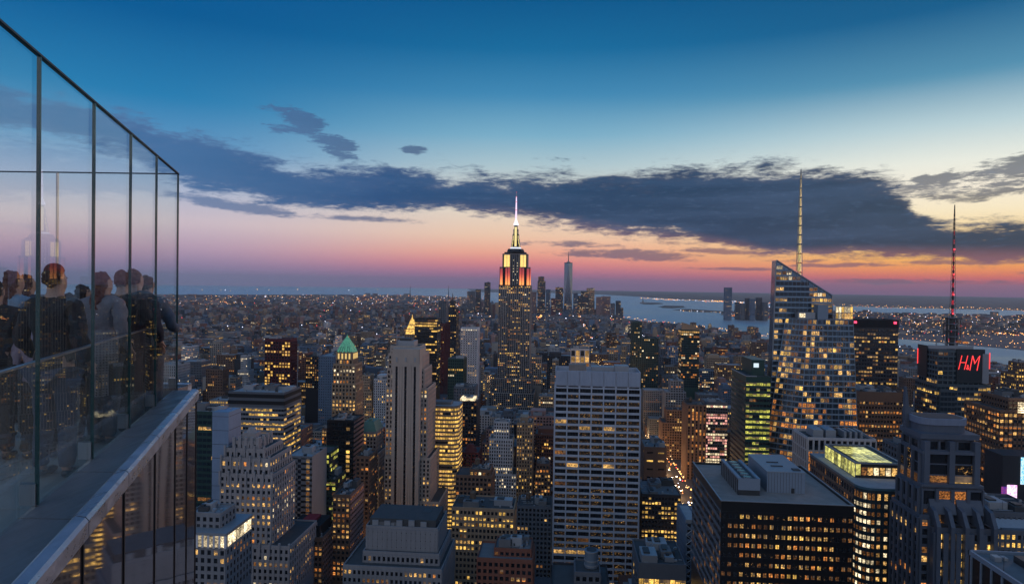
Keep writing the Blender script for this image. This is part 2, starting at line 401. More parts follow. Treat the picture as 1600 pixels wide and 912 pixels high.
    def tier(s, x0, x1, y0, y1, z0, z1, wm, faces='FRL', top=None, bot=None, par=1.0, roofm='dark', **kw):
        """one block: core walls, facades and a roof inside a parapet; bot/top leave blank bands"""
        zt = z1-(top or 1.5); zb = z0+(bot or 0)
        s.wall.box(x0, x1, y0, y1, z0, z1-par, wm, bottom=False)
        s.part('roof').box(x0+.3, x1-.3, y0+.3, y1-.3, z1-par-.05, z1-par+.05, ROOF[roofm])
        pb = s.wall; t = .45
        pb.box(x0-.05, x1+.05, y0-.05, y0+t, z1-par-.3, z1, wm); pb.box(x0-.05, x1+.05, y1-t, y1+.05, z1-par-.3, z1, wm)
        pb.box(x0-.04, x0+t, y0+t, y1-t, z1-par-.3, z1-.01, wm); pb.box(x1-t, x1+.04, y0+t, y1-t, z1-par-.3, z1-.01, wm)
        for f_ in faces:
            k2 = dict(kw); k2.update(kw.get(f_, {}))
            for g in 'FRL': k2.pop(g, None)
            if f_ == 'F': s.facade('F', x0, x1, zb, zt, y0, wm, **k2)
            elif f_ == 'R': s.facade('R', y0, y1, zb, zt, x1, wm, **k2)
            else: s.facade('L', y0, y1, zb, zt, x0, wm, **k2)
    def mech(s, x0, x1, y0, y1, z, n=2, hmax=5):
        for i in range(n):
            w = (x1-x0)*random.uniform(.18, .38); d = (y1-y0)*random.uniform(.2, .4)
            a = random.uniform(x0+1, max(x0+1.1, x1-w-1)); b = random.uniform(y0+1, max(y0+1.1, y1-d-1)); h = random.uniform(2, hmax)
            m = MB(); m.box(a, a+w, b, b+d, z, z+h, random.choice((METAL, ROOF['grey'], ROOF['dark'], ROOF['pale'])))
            m.box(a+w*.15, a+w*.55, b+d*.2, b+d*.8, z+h, z+h+.8, DMETAL)
            s.parts.append(('mechanical_box', m, None, False))
    def clutter(s, x0, x1, y0, y1, z, n=14):
        m = MB(); rr_ = random.Random(int(abs(x0)*7+y0))
        for i in range(n):
            a, b_ = rr_.uniform(x0+1, x1-2.5), rr_.uniform(y0+1, y1-2.5); w, d, h = rr_.uniform(.5, 2.6), rr_.uniform(.5, 2.4), rr_.uniform(.5, 2.2); k_ = rr_.random()
            if k_ < .5: m.box(a, a+w, b_, b_+d, z, z+h, rr_.choice((METAL, DMETAL, ROOF['pale'])))
            elif k_ < .7: m.cyl(a, b_, z, z+h, .6, .6, METAL, 8)
            elif k_ < .9: m.box(a, min(a+rr_.uniform(4, 10), x1-1), b_, b_+.4, z+.3, z+.7, METAL)
            else: m.bar((a, b_, z), (a, b_, z+rr_.uniform(3, 7)), .09, DMETAL)
        s.parts.append(('roof_clutter', m, None, True))
    def tank(s, x, y, z, r=2.2):
        m = MB()
        for a, b in ((-1, -1), (1, -1), (1, 1), (-1, 1)): m.bar((x+a*r*.6, y+b*r*.6, z), (x+a*r*.6, y+b*r*.6, z+3), .15, DMETAL)
        m.cyl(x, y, z+3, z+7, r, r*.95, WOOD); m.cyl(x, y, z+7.02, z+8.6, r*1.05, .1, WOOD); s.parts.append(('water_tank', m, None, False))
    def done(s):
        o = s.wall.build('wall', s.root); s.roof.build('roof', s.root); s.win.build('windows', s.root, stuff=True)
        for n, mb, lb, sf in s.parts: mb.build(n, s.root, stuff=sf, label=lb)
        return s.root
# ------------------------------------------------------------------ water and land
def struct(name, mb): o = mb.build(name); o['kind'] = 'structure'; return o
m, nt = newmat('harbour_water')
pc = coords(nt, sc=(1, 1, 1)); w1 = noise(nt, pc, 0.02, 3, 0.6); w2 = noise(nt, coords(nt, sc=(.0006, .0018, 1)), 1.0, 4, 0.6)
df = nt.nodes.new('ShaderNodeBsdfDiffuse'); df.inputs[0].default_value = (.05, .09, .12, 1); gs_ = nt.nodes.new('ShaderNodeBsdfGlossy'); gs_.inputs['Color'].default_value = (.90, .90, .88, 1)
rg = smooth(w2, 0.35, 0.65, 0.30, 0.46); nt.links.new(rg.s, gs_.inputs['Roughness']); bn = nt.nodes.new('ShaderNodeBump'); bn.inputs['Strength'].default_value = .25; bn.inputs['Distance'].default_value = 2; nt.links.new(w1.s, bn.inputs['Height']); nt.links.new(bn.outputs[0], gs_.inputs['Normal'])
fr_ = nt.nodes.new('ShaderNodeFresnel'); fr_.inputs[0].default_value = 1.33; ms_ = nt.nodes.new('ShaderNodeMixShader'); fq = (X(nt, fr_.outputs[0])*.9 + .12).clamp(); nt.links.new(fq.s, ms_.inputs[0]); nt.links.new(df.outputs[0], ms_.inputs[1]); nt.links.new(gs_.outputs[0], ms_.inputs[2])
wo_ = nt.nodes.new('ShaderNodeOutputMaterial'); nt.links.new(ms_.outputs[0], wo_.inputs[0]); WATER = m
b = MB(); R_ = 34000
N_ = 96; b.add([(0, 0, -.5)]+[(R_*math.cos(2*math.pi*i/N_), R_*math.sin(2*math.pi*i/N_), -.5) for i in range(N_)], [(0, 1+i, 1+(i+1) % N_) for i in range(N_)], WATER)
sea = struct('sea', b)
m, nt = newmat('city_ground'); a = noise(nt, coords(nt), 0.004, 6, 0.65); c = noise(nt, coords(nt), 0.05, 4, 0.7)
k = (a+c)*0.5; k = smooth(k, .35, .65, .6, 1.5); principled(nt, mix(nt, 1.0, (0.06, 0.06, 0.066), vec(nt, k, k, k), 'MULTIPLY'), 0.9); GROUND = m
m, nt = newmat('far_land_cover'); a = noise(nt, coords(nt), 0.0009, 7, 0.65); k = smooth(a, .35, .65, .5, 1.6)
principled(nt, mix(nt, 1.0, (0.035, 0.042, 0.036), vec(nt, k, k, k), 'MULTIPLY'), 0.95); FARLAND = m
ASPH = simple('asphalt', (0.05, 0.05, 0.052), 0.85, var=0.3, sc=0.3)
def land(name, pts, z, mat, drop=3):
    bm = bmesh.new(); vs = [bm.verts.new((p[0], p[1], z)) for p in pts]; f = bm.faces.new(vs); f.normal_update()
    if f.normal.z < 0: f.normal_flip()
    r = bmesh.ops.extrude_face_region(bm, geom=[f]); bmesh.ops.translate(bm, vec=(0, 0, -drop), verts=[v for v in r['geom'] if isinstance(v, bmesh.types.BMVert)])
    bmesh.ops.delete(bm, geom=[f], context='FACES_ONLY') if False else None
    bm.faces.ensure_lookup_table(); bmesh.ops.triangulate(bm, faces=[g for g in bm.faces if len(g.verts) > 4]); bmesh.ops.recalc_face_normals(bm, faces=bm.faces)
    me = bpy.data.meshes.new(name); bm.to_mesh(me); bm.free(); me.materials.append(mat)
    o = bpy.data.objects.new(name, me); COL.objects.link(o); o['kind'] = 'structure'; return o
def gp(px, py): v = G(px, py, 0); return (v.x, v.y)
def wob(pts, amp=.03, n=5):      # an uneven shoreline
    out = []
    for i, (a, b_) in enumerate(pts):
        c = pts[(i+1) % len(pts)]; out.append((a, b_)); L = math.hypot(c[0]-a, c[1]-b_)
        if L < 200 or L > 9000: continue
        for k in range(1, n):
            t = k/n; o_ = random.uniform(-1, 1)*L*amp; out.append((a+(c[0]-a)*t-(c[1]-b_)/L*o_, b_+(c[1]-b_)*t+(c[0]-a)/L*o_))
    return out
MANH = [(-9000, -1500), gp(-500, 459), gp(0, 459.5), gp(280, 460), gp(560, 460.5), gp(640, 462), gp(745, 466), gp(775, 474), gp(860, 480), gp(930, 485), gp(968, 495), gp(985, 503), gp(1060, 512), gp(1130, 526), gp(1205, 533), gp(1405, 543), gp(1600, 579), (1700, 600), (1900, -1500)]
MANH = MANH[:1]+wob(MANH[1:17], .02)+MANH[17:]
land('manhattan_ground', MANH, 0.0, GROUND)
NJ = wob([gp(1132, 492), gp(1148, 486), gp(1205, 484), gp(1300, 487), gp(1380, 490), gp(1600, 494), gp(2300, 506), (6000, 200), (2900, 200), gp(1600, 547), gp(1405, 529), gp(1300, 514), gp(1205, 499), gp(1150, 496)], .02)
land('far_shore_ground', NJ, 0.2, GROUND)
def ring(a, b_, r, n=14): return [(r*math.sin(math.radians(a+(b_-a)*i/n-4.6)), r*math.cos(math.radians(a+(b_-a)*i/n-4.6))) for i in range(n+1)]
FAR = ring(-4, 75, 33500)+[gp(2600, 515), gp(1600, 485), gp(1380, 480), gp(1205, 472.5), gp(1080, 469.5), gp(1000, 463.5), gp(940, 460), gp(860, 457.5), gp(740, 456)]
land('distant_mainland_ground', FAR, 0.1, FARLAND)
for nm, pts in (('liberty_island_ground', [(1000, 473.6), (1010, 472.4), (1028, 472.8), (1037, 474.6), (1020, 475.6), (1004, 475.2)]), ('harbour_island_ground', [(1028, 478.8), (1038, 477.2), (1068, 478), (1073, 480.4), (1050, 481.6), (1034, 480.8)]),
                ('pier_ground', [(1050, 483.8), (1075, 482.6), (1105, 484.6), (1133, 486.4), (1134, 488.6), (1100, 487.8), (1078, 486.6)])):
    land(nm, wob([gp(*p) for p in pts], .04, 3), 1.5, FARLAND)
for nm, pts in (('river_bend', [(590, 484), (700, 480), (702, 488), (640, 490), (600, 489.5)]), ('inner_bay', [(640, 468), (737, 466.5), (737, 473), (655, 473)])):
    q = wob([gp(*p) for p in pts], .03, 4); b = MB(); b.add([(x, y, 0.6) for x, y in q], [tuple(range(len(q)))], WATER); struct(nm, b)
# ------------------------------------------------------------------ the observation deck at the left
def T(xr, zf, h): return CAM + r0*xr + f0*zf + Vector((0, 0, h))
AX = lambda z, off=0.0: -1.5-.323*z+(off-(.018*(z-2.5) if off > .1 else 0))*1.051      # the long glass wall, off = metres outwards
def tq(mb, pts, m):                                # prism from 4 plan points (xr, zf) between two heights
    pass
def slab(mb, plan, h0, h1, m): mb.prism([T(x, z, h0) for x, z in plan], [T(x, z, h1) for x, z in plan], m)
TOPH, BOTH, FLO = 1.25, -1.29, -1.60
def glassmat(name, tint, frost=0.0, ior=1.5, refl=.13):
    m, nt = newmat(name); tr = nt.nodes.new('ShaderNodeBsdfTransparent'); tr.inputs[0].default_value = (*tint, 1)
    gl_ = nt.nodes.new('ShaderNodeBsdfGlossy'); gl_.inputs['Roughness'].default_value = 0.004; gl_.inputs['Color'].default_value = (.96, 1, 1, 1)
    fr = nt.nodes.new('ShaderNodeFresnel'); fr.inputs[0].default_value = ior; mx = nt.nodes.new('ShaderNodeMixShader')
    frx = X(nt, fr.outputs[0])*refl; nt.links.new(frx.s, mx.inputs[0]); nt.links.new(tr.outputs[0], mx.inputs[1]); nt.links.new(gl_.outputs[0], mx.inputs[2]); last = mx
    if frost:
        df = nt.nodes.new('ShaderNodeBsdfDiffuse'); df.inputs[0].default_value = (.5, .54, .54, 1); m2 = nt.nodes.new('ShaderNodeMixShader')
        n = noise(nt, coords(nt, sc=(1, 1, .6)), 1.2, 5, .65); k = smooth(n, .35, .7, frost*.3, frost*1.6); nt.links.new(k.s, m2.inputs[0]); nt.links.new(mx.outputs[0], m2.inputs[1]); nt.links.new(df.outputs[0], m2.inputs[2]); last = m2
    o = nt.nodes.new('ShaderNodeOutputMaterial'); nt.links.new(last.outputs[0], o.inputs[0]); return m
GLASS, LOWG = glassmat('clear_glass', (.962, .985, .985), .008), glassmat('lower_glass', (.93, .96, .96), .05)
EDGE = simple('green_glass_edge', (.02, .07, .07), .15, var=.1); STEEL = simple('brushed_steel', (.42, .44, .46), .3, .9, var=.1, sc=3)
ZJ = [.35, 1.45, 2.55, 3.65, 4.60, 5.57, 6.54, 7.65]
W1 = thing('glass_parapet', 'tall clear glass wall running away along the observation deck at the left', 'glass wall', tuple(T(AX(5), 5, FLO)))
def gpart(name, mb, root, label=None): return mb.build(name, root, label=label)
for a, b_ in zip(ZJ, ZJ[1:]):
    m_ = MB(); slab(m_, [(AX(a+.008), a+.008), (AX(b_-.008), b_-.008), (AX(b_-.008, -.02), b_-.008), (AX(a+.008, -.02), a+.008)], BOTH, TOPH, GLASS); gpart('glass_pane', m_, W1)
    m_ = MB(); slab(m_, [(AX(a+.006, -.10), a+.006), (AX(b_-.006, -.10), b_-.006), (AX(b_-.006, -.12), b_-.006), (AX(a+.006, -.12), a+.006)], FLO+.02, -.512, LOWG); gpart('lower_glass_pane', m_, W1)
    m_ = MB(); slab(m_, [(AX(a, .004), a), (AX(b_, .004), b_), (AX(b_, -.024), b_), (AX(a, -.024), a)], TOPH, TOPH+.012, DMETAL); gpart('top_channel', m_, W1)
    m_ = MB(); slab(m_, [(AX(a, -.094), a), (AX(b_, -.094), b_), (AX(b_, -.126), b_), (AX(a, -.126), a)], -.512, -.50, STEEL); gpart('rail', m_, W1)
for a in ZJ:
    m_ = MB(); slab(m_, [(AX(a-.006, .001), a-.006), (AX(a+.006, .001), a+.006), (AX(a+.006, -.021), a+.006), (AX(a-.006, -.021), a-.006)], BOTH, TOPH, EDGE); gpart('glass_joint', m_, W1)
    m_ = MB(); slab(m_, [(AX(a-.02, -.012), a-.02), (AX(a+.02, -.012), a+.02), (AX(a+.02, -.10), a+.02), (AX(a-.02, -.10), a-.02)], BOTH, BOTH+.12, STEEL); gpart('clamp', m_, W1)
ZB = 7.65; XB = AX(ZB)
W2 = thing('end_glass_parapet', 'glass wall closing the far end of the observation deck behind the visitors', 'glass wall', tuple(T(XB-3, ZB, FLO)))
xs = [XB-.03, XB-1.45, XB-2.87, XB-4.29, XB-5.7, XB-7.1]
for a, b_ in zip(xs, xs[1:]):
    m_ = MB(); slab(m_, [(b_+.01, ZB), (a-.01, ZB), (a-.01, ZB+.02), (b_+.01, ZB+.02)], BOTH, TOPH, GLASS); gpart('glass_pane', m_, W2)
    m_ = MB(); slab(m_, [(b_+.01, ZB-.12), (a-.12, ZB-.12), (a-.12, ZB-.10), (b_+.01, ZB-.10)], FLO+.02, -.512, LOWG); gpart('lower_glass_pane', m_, W2)
    m_ = MB(); slab(m_, [(b_, ZB-.13), (a-.1, ZB-.13), (a-.1, ZB-.09), (b_, ZB-.09)], -.512, -.50, STEEL); gpart('rail', m_, W2)
    m_ = MB(); slab(m_, [(b_, ZB-.004), (a, ZB-.004), (a, ZB+.024), (b_, ZB+.024)], TOPH, TOPH+.012, DMETAL); gpart('top_channel', m_, W2)
    m_ = MB(); slab(m_, [(b_-.009, ZB-.003), (b_+.009, ZB-.003), (b_+.009, ZB+.023), (b_-.009, ZB+.023)], BOTH, TOPH, STEEL); gpart('glass_joint', m_, W2)
# deck floor of stone tiles
tl = simple('deck_stone', (.30, .29, .27), .6, var=.25, sc=2.0); jt = simple('tile_joint', (.08, .08, .08), .9)
fb = MB(); slab(fb, [(AX(-3, -.10), -3), (AX(7.7, -.10), ZB+.02), (-12.5, ZB+.02), (-12.5, -3)], FLO-.35, FLO-.02, jt); deck = struct('deck_floor', fb)
tmb = MB(); tmb.box(-.395, .395, -.395, .395, -.02, 0, tl); tme = tmb.mesh('tile'); cnt = 0
for i in range(14):
    for j in range(11):
        zf = ZB-.42-j*.8; xr = AX(zf, -.1)-.45-i*.8
        if zf < .3: continue
        o = bpy.data.objects.new('tile', tme); COL.objects.link(o); o.parent = deck; o.location = T(xr, zf, FLO+random.uniform(-.001, .001)); o.rotation_euler = (0, 0, HEAD)
# ledge, coping and the building below
BL = thing('deck_building', 'grey stone ledge and glossy panelled wall below the glass at the left', 'building', tuple(T(AX(5, .3), 5, BOTH)))
def weathered(name, c, rough, metal):
    m, nt = newmat(name); a = noise(nt, coords(nt), 1.3, 5, .6); b = noise(nt, coords(nt), 45, 4, .7); d = noise(nt, coords(nt, sc=(6, .5, 6)), 2.0, 4, .7); e = noise(nt, coords(nt), 7, 5, .7)
    k = (a*.5+b*.25+d*.25-.5)*1.5 + 1.0; st_ = smooth(e, .58, .68, 1.0, .72); k = k*st_
    principled(nt, mix(nt, 1.0, c, vec(nt, k, k, k), 'MULTIPLY'), smooth(d, .3, .7, rough-.12, rough+.2), metal, .5, bump=(b, .25, .004)); return m
ledm = weathered('ledge_stone', (.165, .15, .15), .45, 0); copm = weathered('coping_metal', (.36, .41, .48), .32, .55)
pan = darkglass('glossy_panel', (.62, .58, .62), .03, .9, .8)
ZL = [.2, 1.3, 2.3, 3.45, 4.3, 5.28, 6.2, 6.9, 7.55]
for a, b_ in zip(ZL, ZL[1:]):
    m_ = MB(); slab(m_, [(AX(a+.004, -.03), a+.004), (AX(b_-.004, -.03), b_-.004), (AX(b_-.004, .27), b_-.004), (AX(a+.004, .27), a+.004)], BOTH-.16, BOTH-.005, ledm); gpart('ledge_stone', m_, BL)
    m_ = MB(); pr = [(.272, BOTH-.1), (.272, BOTH+.008), (.285, BOTH+.014), (.335, BOTH+.006), (.352, BOTH-.012), (.352, BOTH-.1)]
    m_.prism([T(AX(a+.006, o_), a+.006, h) for o_, h in pr], [T(AX(b_-.006, o_), b_-.006, h) for o_, h in pr], copm); gpart('coping', m_, BL)
    for k in range(5):
        h1 = BOTH-.105-k*3.4; h0 = h1-3.36
        m_ = MB(); slab(m_, [(AX(a+.02, .28), a+.02), (AX(b_-.02, .28), b_-.02), (AX(b_-.02, .32), b_-.02), (AX(a+.02, .32), a+.02)], h0, h1, pan); gpart('cladding_panel', m_, BL)
        m_ = MB(); slab(m_, [(AX(b_-.009, .28), b_-.009), (AX(b_+.009, .28), b_+.009), (AX(b_+.009, .328), b_+.009), (AX(b_-.009, .328), b_-.009)], h0, h1-.01, DMETAL); gpart('mullion', m_, BL)
m_ = MB(); ze = 7.55; slab(m_, [(AX(-3, .27), -3), (AX(ze, .27), ze), (-12.5, ze), (-12.5, -3)], -250, FLO-.4, ledm); gpart('wall', m_, BL)
m_ = MB(); slab(m_, [(XB+.02, ZB+.2), (XB-.01, ZB+.03), (-12.5, ZB+.03), (-12.5, ZB+.2)], BOTH-.2, BOTH-.006, ledm); gpart('ledge_stone', m_, BL)
m_ = MB(); slab(m_, [(XB+.02, ZB+.3), (XB+.02, ZB+.205), (-12.5, ZB+.205), (-12.5, ZB+.3)], BOTH-.2, BOTH+.015, copm); gpart('coping', m_, BL)

# ------------------------------------------------------------------ visitors
from mathutils import noise as mnoise
def skin(verts, edges, name, mat, sub=2, amp=0.0, fr=9.0):
    me = bpy.data.meshes.new(name); me.from_pydata([v[:3] for v in verts], edges, []); o = bpy.data.objects.new(name, me); COL.objects.link(o)
    m1 = o.modifiers.new('s', 'SKIN'); m1.use_smooth_shade = True; m2 = o.modifiers.new('d', 'SUBSURF'); m2.levels = sub; m2.render_levels = sub
    sv = me.skin_vertices[0].data
    for i, v in enumerate(verts): sv[i].radius = v[3] if isinstance(v[3], tuple) else (v[3], v[3]); sv[i].use_root = (i == 0)
    dg = bpy.context.evaluated_depsgraph_get(); r = bpy.data.meshes.new_from_object(o.evaluated_get(dg)); bpy.data.objects.remove(o); bpy.data.meshes.remove(me)
    if amp:
        sd = Vector((random.random()*9, random.random()*9, 0)); r.calc_loop_triangles() if hasattr(r, 'calc_loop_triangles') else None
        for v in r.vertices: v.co += v.normal*(mnoise.noise(v.co*fr+sd)*amp + mnoise.noise(v.co*fr*2.7+sd)*amp*.5)
    r.materials.clear(); r.materials.append(mat); r.name = name; return r
skinm = simple('skin', (.42, .25, .18), .55, var=.08, sc=9)
def cloth(n, c): return simple(n, c, .9, var=.3, sc=14, bump=.4)
def person(px, zf, top, facing, label, coat, legs, hairc, long=False, hat=None, arm='rail', scale=None):
    """a standing figure; top = height of the crown above eye level, facing in degrees (0 = away from the camera)"""
    H_ = (top-FLO); s = H_/1.74; xr = (px-800)/FPX*zf; base = T(xr, zf, FLO)
    R_ = thing('person', label, 'person', tuple(base), 'visitors standing on the observation deck'); R_.rotation_euler = (0, 0, HEAD-math.radians(facing)); R_.scale = (s, s, s); R_['_org'] = (0, 0, 0)
    st = random.uniform(-.03, .05)
    V, E = [], []
    def add(p, r, prev=None):
        V.append((*p, r)); i = len(V)-1
        if prev is not None: E.append((prev, i))
        return i
    pel = add((0, 0, .95), (.15, .11)); ab = add((0, .0, 1.1), (.135, .10), pel); ch = add((0, -.01, 1.28), (.155, .11), ab); up = add((0, -.01, 1.41), (.10, .08), ch); nk = add((0, .0, 1.50), .052, up)
    h1 = add((0, .015, 1.575), (.054, .066), nk); h2 = add((0, .01, 1.65), (.062, .082), h1); h3 = add((0, .0, 1.71), (.046, .06), h2); add((0, .105, 1.595), .014, h1)
    armp = {}
    for sd_ in (-1, 1):
        hp = add((sd_*.09, 0, .90), .095, pel); kn = add((sd_*(.10+st*.5), .03, .49), .062, hp); an = add((sd_*(.11+st), -.01, .09), .042, kn); hl = add((sd_*(.11+st), .02, .045), .038, an); add((sd_*(.125+st), .16, .03), (.042, .028), hl)
        sh = add((sd_*.175, -.01, 1.40), .058, up)
        if arm == 'rail': el = (sd_*.25, .06, 1.14); wr = (sd_*.20, .30, 1.10)
        elif arm == 'phone': el = (sd_*.24, .13, 1.16); wr = (sd_*.07, .33, 1.42)
        elif arm == 'pocket': el = (sd_*.27, -.05, 1.13); wr = (sd_*.21, .10, .97)
        else: el = (sd_*.24, -.02, 1.12); wr = (sd_*.25, .06, .87)
        e_ = add(el, .043, sh); w_ = add(wr, .028, e_); armp[sd_] = ((sd_*.175, -.01, 1.40), el, wr)
        d = (Vector(wr)-Vector(el)).normalized(); pm = Vector(wr)+d*.075; p_ = add(tuple(pm), (.038, .018), w_); side = Vector((sd_, 0, 0)).cross(d).cross(d).normalized()
        for q, (o_, L) in enumerate(((-.03, .062), (-.010, .076), (.011, .071), (.03, .055))):
            b0 = pm+side*o_+d*.028; k1 = add(tuple(b0), .0095, p_); k2 = add(tuple(b0+d*L*.5+Vector((0, 0, -.006))), .0085, k1); add(tuple(b0+d*L*.9+Vector((0, 0, -.026))), .007, k2)
        t1 = add(tuple(Vector(wr)+d*.035-side*.032), .012, w_); add(tuple(Vector(wr)+d*.075-side*.055+Vector((0, 0, -.008))), .010, t1)
    child('body', skin(V, E, 'body', skinm, 1), R_)
    cm, lm = cloth('coat_cloth', coat), cloth('trouser_cloth', legs)
    V, E = [], []
    hem = add((0, 0, .80 if long != 'short' else .9), (.19, .135)); a0 = add((0, 0, .98), (.175, .13), hem); a1 = add((0, -.005, 1.12), (.16, .125), a0); a2 = add((0, -.015, 1.29), (.185, .135), a1); a3 = add((0, -.015, 1.42), (.125, .10), a2); add((0, -.01, 1.515), (.078, .078), a3)
    for sd_ in (-1, 1):
        S0, E0, W0 = armp[sd_]; b0 = add((S0[0], S0[1], 1.405), .078, a3); b1 = add(E0, .062, b0); mid = tuple((Vector(E0)+Vector(W0))/2); b2 = add(mid, .054, b1); add(W0, .044, b2)
    child('coat', skin(V, E, 'coat', cm, 2, .022, 9), R_)
    V, E = [], []
    p0 = add((0, 0, .93), (.165, .125))
    for sd_ in (-1, 1): b0 = add((sd_*.095, 0, .84), .108, p0); b1 = add((sd_*(.10+st*.5), .03, .50), .082, b0); b2 = add((sd_*(.11+st), -.005, .14), .064, b1); add((sd_*(.11+st), -.005, .085), .062, b2)
    child('trousers', skin(V, E, 'trousers', lm, 2, .014, 11), R_)
    for sd_ in (-1, 1):
        child('shoe', skin([(sd_*(.11+st), -.05, .045, (.042, .04)), (sd_*(.115+st), .06, .042, (.046, .036)), (sd_*(.125+st), .17, .034, (.042, .026))], [(0, 1), (1, 2)], 'shoe', DMETAL, 1), R_)
    hm = simple('hair', hairc, .7, var=.4, sc=22, bump=.5)
    hv = [(0, -.005, 1.735, (.036, .05)), (0, -.02, 1.69, (.064, .082)), (0, -.032, 1.63, (.067, .07)), (0, -.045, 1.56, (.056, .05))]; he = [(0, 1), (1, 2), (2, 3)]
    if long is True: hv += [(0, -.085, 1.45, (.075, .045)), (0, -.10, 1.34, (.05, .03))]; he += [(3, 4), (4, 5)]
    child('hair', skin(hv, he, 'hair', hm, 3, .022, 26), R_)
    if hat: child('beanie', skin([(0, -.01, 1.765, (.036, .045)), (0, -.01, 1.715, (.070, .088)), (0, -.01, 1.665, (.074, .092))], [(0, 1), (1, 2)], 'beanie', cloth('wool', hat)), R_)
    for sd_ in (-1, 1):
        b = MB(); b.cyl(0, 0, 0, .012, .009, .004, DMETAL, 8); e = child('eye', b.mesh('eye'), R_, (sd_*.026, .086, 1.64), (-math.pi/2, 0, 0))
        ear = MB(); ear.box(-.008, .008, -.018, .018, -.03, .03, skinm); child('ear', ear.mesh('ear'), R_, (sd_*.066, 0, 1.62))
    m_ = MB(); m_.box(-.02, .02, .093, .099, 1.562, 1.569, simple('lip', (.3, .1, .09), .5)); o = m_.mesh('mouth'); child('mouth', o, R_)
    if arm == 'phone':
        ph = MB(); ph.box(-.075, .075, .40, .408, 1.40, 1.48, DMETAL); ph.box(-.07, .07, .398, .4, 1.405, 1.475, emit('phone_screen', (.75, .85, 1), 1.2)); o = ph.mesh('phone')
        pt = thing('phone', 'phone held up by the ' + ' '.join(label.split()[:7]), 'phone', tuple(base)); pt.rotation_euler = R_.rotation_euler; pt.scale = (s, s, s); child('case', o, pt)
    return R_
K = (.012, .012, .015)
person(22, 6.3, .07, 12, 'visitor in a pale blue jacket with reddish hair leaning at the left edge', (.19, .28, .37), K, (.10, .03, .02), True)
person(-8, 5.6, -.02, -20, 'visitor in black cut off by the left edge of the photo', K, K, (.02, .015, .01), arm='pocket')
person(86, 5.15, .10, 5, 'large visitor in a long black coat and rust red beanie', (.012, .013, .016), (.03, .05, .09), (.05, .02, .01), hat=(.16, .03, .025), arm='pocket')
person(62, 5.7, -.28, -15, 'child in a pale lilac jacket beside the visitor in the red beanie', (.30, .25, .32), K, (.03, .02, .015), arm='down')
person(43, 7.0, .04, 0, 'visitor with dark hair half hidden behind the pale blue jacket', (.07, .07, .10), K, (.08, .03, .03), True)
person(108, 6.2, -.14, -25, 'short visitor in a brown checked jacket right of the long black coat', (.16, .08, .06), K, (.04, .015, .01), arm='phone')
person(131, 6.7, -.06, 20, 'visitor in a burgundy jacket with black trousers', (.09, .015, .025), K, (.02, .01, .01), arm='rail')
person(161, 6.2, .07, 10, 'visitor in a light grey jacket with curly auburn hair', (.17, .165, .19), (.03, .035, .05), (.12, .03, .02), True, arm='pocket')
person(191, 6.5, .09, -10, 'visitor in a black jacket with short auburn hair near the far end', K, K, (.12, .04, .02), arm='phone')
person(211, 6.7, .11, 5, 'tall visitor in a dark navy coat with brown hair near the far end', (.015, .02, .035), K, (.09, .045, .02), arm='pocket')
person(230, 7.1, .05, -5, 'visitor in a slate blue jacket closest to the far glass corner', (.07, .10, .14), (.03, .04, .06), (.07, .04, .02), arm='rail')
# ------------------------------------------------------------------ towers one can single out
FOOT, SCR = [], []               # plan footprints and (px left, px right, top row, lowest visible row, depth)
def claim(x0, x1, y0, y1): FOOT.append((x0-3, x1+3, y0-3, y1+3))
C_ = {'lime': lin((150, 142, 134)), 'pale': lin((178, 178, 180)), 'white': lin((205, 207, 212)), 'grey': lin((128, 130, 134)), 'slate': lin((92, 98, 106)), 'dark': lin((46, 48, 54)), 'black': lin((24, 26, 30)),
      'brown': lin((112, 88, 74)), 'brick': lin((118, 76, 62)), 'red': lin((104, 50, 46)), 'tan': lin((152, 130, 108)), 'blue': lin((92, 112, 134)), 'green': lin((36, 66, 62)), 'maroon': lin((86, 34, 40)), 'rose': lin((150, 118, 112))}
def H(name, label, Y, tiers, col, vb, cat='office tower', depth=30, roofm='dark', rough=.85, metal=0., mech=2, sides=None, after=None, group=None, done=True, tank=False, **kw):
    ts = []
    for t in tiers:
        l, r, top = t[:3]; yi = Y+(t[3] if len(t) > 3 else 0); dp = t[4] if len(t) > 4 else depth; k2 = t[5] if len(t) > 5 else {}
        x0, x1 = P(l, top, yi).x, P(r, top, yi).x; z1 = P((l+r)/2, top, yi).z; ts.append([x0, x1, yi, yi+dp, z1, k2])
    zb = max(0, P((tiers[0][0]+tiers[0][1])/2, vb, Y).z-6)
    x0, x1, y0, y1 = min(t[0] for t in ts), max(t[1] for t in ts), min(t[2] for t in ts), max(t[3] for t in ts)
    claim(x0, x1, y0, y1); SCR.append((min(t[0] for t in tiers)-2, max(t[1] for t in tiers)+2, min(t[2] for t in tiers), vb, Y))
    B = Bld(name, label, cat, ((x0+x1)/2, y0, 0), group); wm = wall(C_[col] if isinstance(col, str) else col, rough, metal=metal)
    B.wm = wm; B.ts = ts; prev = 0
    f_ = sides if sides is not None else ('FR' if x1 < 0 else 'FL' if x0 > 0 else 'FRL')
    for (a, b_, c, d, z1, k2) in ts:
        z0_ = prev; k3 = dict(kw); k3.update(k2); k3.pop('keep', None); fz = k3.pop('zfrom', None)
        if fz is not None: z0_ = fz
        bb = k3.pop('bot', 0); bt = bb if z0_ > zb else zb-z0_
        B.tier(a, b_, c, d, z0_, z1, wm, faces=f_, bot=bt, roofm=roofm, **k3)
        if 'keep' not in k2: prev = z1-1.0
    a, b_, c, d, z1, _ = ts[-1]
    if mech: B.mech(a, b_, c, d, z1-1, mech)
    if mech and Y < 800 and b_-a > 8: B.clutter(a, b_, c, d, z1-1, 18)
    if tank: B.tank(a+(b_-a)*.3, c+(d-c)*.5, z1-1)
    if after: after(B)
    if done: B.done()
    return B

